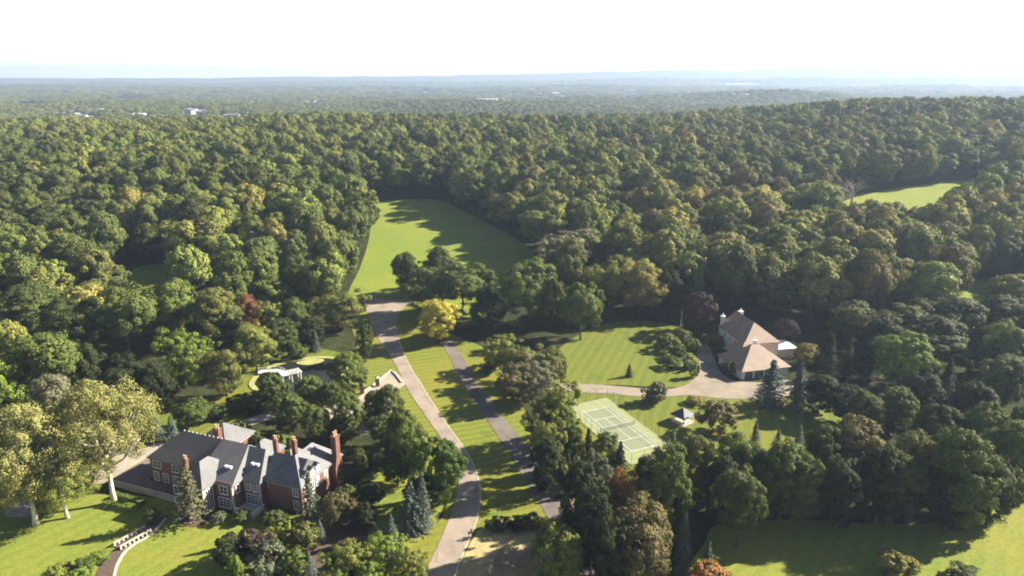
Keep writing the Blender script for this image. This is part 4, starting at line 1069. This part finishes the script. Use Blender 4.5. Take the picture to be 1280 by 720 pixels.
# --- pavilion
px_, py_ = G(853, 527); pv_ = thing('garden_pavilion', 'small open pavilion with dark pyramid roof and white edge beside the tennis court', 'pavilion', (px_, py_, 0), math.radians(38)); pv_.scale = (.8, .8, .8)
q = MB()
for sx_ in (-2.4, 2.4):
    for sy_ in (-2.4, 2.4): q.box(sx_-.12, sx_+.12, sy_-.12, sy_+.12, -.1, 2.35)
q.build('posts', M['white'], pv_)
MB().box(-2.9, 2.9, -2.9, 2.9, 2.35, 2.62).build('fascia', M['white'], pv_)
MB().add([(-3, -3, 2.62), (3, -3, 2.62), (3, 3, 2.62), (-3, 3, 2.62), (0, 0, 5.0)], [(0, 1, 4), (1, 2, 4), (2, 3, 4), (3, 0, 4), (3, 2, 1, 0)]).build('roof', M['dark_roof'], pv_)
MB().box(-2.7, 2.7, -2.7, 2.7, -.2, .18).build('deck', M['stone'], pv_)
# --- court net and fence
n0 = np.array(CP(-.9, 11.88)); n1 = np.array(CP(11.87, 11.88)); a = math.atan2(*(n1-n0)[::-1]); L = float(np.linalg.norm(n1-n0))
tn = thing('tennis_net', 'dark net with white band across the green court', 'net', (n0[0], n0[1], .14), a)
MB().cyl(0, 0, 0, 1.1, .06).build('post', M['darkmetal'], tn); MB().cyl(L, 0, 0, 1.1, .06).build('post', M['darkmetal'], tn)
nb_ = MB(); nb_.box(.05, L-.05, -.03, .03, .93, 1.02); nb_.build('band', M['white'], tn)
nb_ = MB()
for k in range(int(L/.18)): nb_.box(.08+.18*k, .10+.18*k, -.008, .008, .05, .93)
for k in range(6): nb_.box(.06, L-.06, -.012, -.009, .08+.15*k, .10+.15*k)
nb_.build('netting', M['darkmetal'], tn)
fe = thing('court_fence', 'tall thin dark wire fence round the tennis court', 'fence', (0, 0, .1))
cs = [np.array(c) for c in court]; pf = MB(); rl = MB()
for i in range(4):
    p, q_ = cs[i], cs[(i+1) % 4]; n = int(np.linalg.norm(q_-p)/3)
    for k in range(n): s = p+(q_-p)*k/n; pf.cyl(s[0], s[1], 0, 3.0, .035, n=5)
    for zz in (.2, 1.5, 3.0): rl.tube([(p[0], p[1], zz), (q_[0], q_[1], zz)], [.02, .02], 4)
pf.build('posts', M['darkmetal'], fe); rl.build('rails', M['darkmetal'], fe)
# --- gate pillars
for k, (a_, b_, l) in enumerate(((441, 493, 'brick gate pillar with pale cap farther from the main road'), (453, 492, 'brick gate pillar with pale cap next to its twin by the drive'), (472, 483, 'brick gate pillar with pale cap nearest the main road'))):
    x, y = G(a_, b_); g = thing('gate_pillar', l, 'pillar', (x, y, 0), .4, 'brick gate pillars at the estate entrance')
    MB().box(-.5, .5, -.5, .5, -.2, 2.5).build('shaft', M['brick'], g)
    c = MB(); c.box(-.65, .65, -.65, .65, 2.5, 2.7); c.add([(-.6, -.6, 2.7), (.6, -.6, 2.7), (.6, .6, 2.7), (-.6, .6, 2.7), (0, 0, 3.2)], [(0, 1, 4), (1, 2, 4), (2, 3, 4), (3, 0, 4)]); c.build('cap', M['stone'], g)
def low_wall(px, label):
    w = smooth_open(PX(px), 3); o = ribbon(w, .35, .5).build('garden_wall', M['stone']); tag(o, label, 'wall')
low_wall([(489, 464), (480, 471), (472, 478), (463, 485), (455, 490)], 'low pale stone wall running from the gate to the tip of the drive apron')
low_wall([(490, 464.5), (496, 471), (502, 479)], 'short pale stone wall along the road side of the drive apron')
# --- footbridge and arbour on the pond
pts_ = [G(323, 469), G(337, 467), (G(350, 467)), G(358, 473)]
fb = thing('footbridge', 'white railed footbridge bending across the dark pond', 'bridge', (0, 0, 0))
dk = MB(); rlg = MB()
for i in range(len(pts_)-1):
    p = Vector(pts_[i]); q = Vector(pts_[i+1]); d = (q-p).normalized(); n = Vector((-d.y, d.x))
    w0 = [p+n*.9, p-n*.9, q-n*.9, q+n*.9]
    dk.add([(v.x, v.y, .75) for v in w0]+[(v.x, v.y, .95) for v in w0], [(3, 2, 1, 0), (4, 5, 6, 7), (0, 1, 5, 4), (1, 2, 6, 5), (2, 3, 7, 6), (3, 0, 4, 7)])
    for s in (-.85, .85):
        rlg.tube([(p.x+n.x*s, p.y+n.y*s, 1.9), (q.x+n.x*s, q.y+n.y*s, 1.9)], [.07, .07], 5)
        m_ = int((q-p).length/1.2)
        for k in range(m_+1): c = p+(q-p)*k/max(m_, 1); rlg.tube([(c.x+n.x*s, c.y+n.y*s, 0 if k % 3 == 0 else .95), (c.x+n.x*s, c.y+n.y*s, 1.9)], [.05, .05], 4)
dk.build('deck', M['white'], fb); rlg.build('railing', M['white'], fb)
x, y = G(364, 476); ar = thing('arbour', 'white timber arbour at the pond end of the footbridge', 'arbour', (x, y, 0), math.radians(35))
for sx_ in (-2.6, 0, 2.6):
    for sy_ in (-1.3, 1.3): MB().box(sx_-.12, sx_+.12, sy_-.12, sy_+.12, -.2, 2.5).build('post', M['white'], ar)
q = MB(); q.box(-3, 3, -1.42, -1.18, 2.5, 2.7); q.box(-3, 3, 1.18, 1.42, 2.5, 2.7); q.build('beam', M['white'], ar)
q = MB()
for k in range(10): q.box(-2.9+.62*k, -2.7+.62*k, -1.8, 1.8, 2.7, 2.88)
q.build('rafters', M['white'], ar)
# --- poles
def pole(px, py, h, r, label, name, cat):
    x, y = G(px, py); o = thing(name, label, cat, (x, y, float(hmesh(x, y))))
    MB().cyl(0, 0, -.2, h, r, r*.6, 8).build('pole', M['white'], o); return o
f = pole(851, 408, 7.5, .12, 'slim white flagpole behind the house garden', 'flagpole', 'flagpole')
MB().tube([(0, 0, 7.5), (0, 0, 7.62), (0, 0, 7.75)], [.05, .14, .03], 8).build('finial', M['white'], f)
f = pole(779, 352, 10, .14, 'pale utility pole rising from the dark wood edge', 'utility_pole', 'pole'); MB().box(-.9, .9, -.06, .06, 9.2, 9.35).build('crossarm', M['white'], f)
f = pole(1197, 450, 7, .1, 'thin white pole in the shaded slope below the glade', 'utility_pole', 'pole'); MB().box(-.5, .5, -.05, .05, 6.4, 6.52).build('crossarm', M['white'], f)
# utility cabinet on the verge
x, y = G(530, 664); cb_ = thing('utility_cabinet', 'small white utility cabinet on the grass verge beside the blue spruces', 'cabinet', (x, y, 0), .5)
MB().box(-.5, .5, -.4, .4, .1, 1.2).build('body', M['white'], cb_); q = MB(); q.box(-.58, .58, -.48, .48, 1.2, 1.3); q.build('lid', M['white'], cb_); MB().box(-.6, .6, -.5, .5, -.1, .1).build('plinth', M['stone'], cb_)
MB().box(-.42, .42, -.43, -.401, .2, 1.1).build('door', M['dark_roof'], cb_)
# --- far buildings
FL = ['long white shed far off over the woods, farthest toward the picture edge', 'big white box-shaped warehouse far off over the woods', 'white house alone high in the hazy valley', 'small pale house beside the far warehouse', 'white house in the far town cluster', 'long low white roof just above the near wood crest', 'tiny pale house in the far trees', 'bright white hall on the far ridge', 'pale house leading the far centre cluster', 'narrow white tower-like house in the far centre cluster', 'pale house closing the far centre cluster', 'pale roof half sunk in trees below the far centre cluster', 'tiny pale house past the far centre cluster', 'small white house beside the far sunlit field', 'pale house over the far tree line', 'white house glimpsed between trees on the near hill']
for (bx, by, bw, dep, hh), (x, y), l in zip(FARB, far_sites, FL):
    s = math.hypot(x, y)/FOC; W_ = bw*s; Hh = hh*s*.62; D_ = W_*.6
    if y < 1000: W_, Hh, D_ = 10, 9, 8
    o = thing('distant_house', l, 'house', (x, y, float(hz(x, y))), rng.uniform(-.3, .3), 'far buildings over the woods')
    w2 = MB(); w2.box(-W_/2, W_/2, -D_/2, D_/2, -3, Hh); w2.build('wall', M['far_wall'], o)
    r2 = MB(); hip(r2, -W_/2, W_/2, -D_/2, D_/2, Hh+.05, .35, ov=.5, g0=True, g1=True); r2.build('roof', M['far_wall'] if bx % 3 else M['far_roof'], o)
for i, (x, y) in enumerate(SMALL):
    o = thing('valley_house', 'tiny pale house scattered among the trees of the far valley', 'house', (x, y, float(hz(x, y))), rng.uniform(-.7, .7), 'tiny houses scattered over the far valley')
    W_, D_, Hh = rng.uniform(13, 22), rng.uniform(8, 11), rng.uniform(7, 12)
    w2 = MB(); w2.box(-W_/2, W_/2, -D_/2, D_/2, -3, Hh); w2.build('wall', M['far_wall'], o)
    r2 = MB(); hip(r2, -W_/2, W_/2, -D_/2, D_/2, Hh+.05, .5, ov=.5, g0=True, g1=True); r2.build('roof', M['far_wall'] if i % 3 == 0 else M['far_roof'], o)
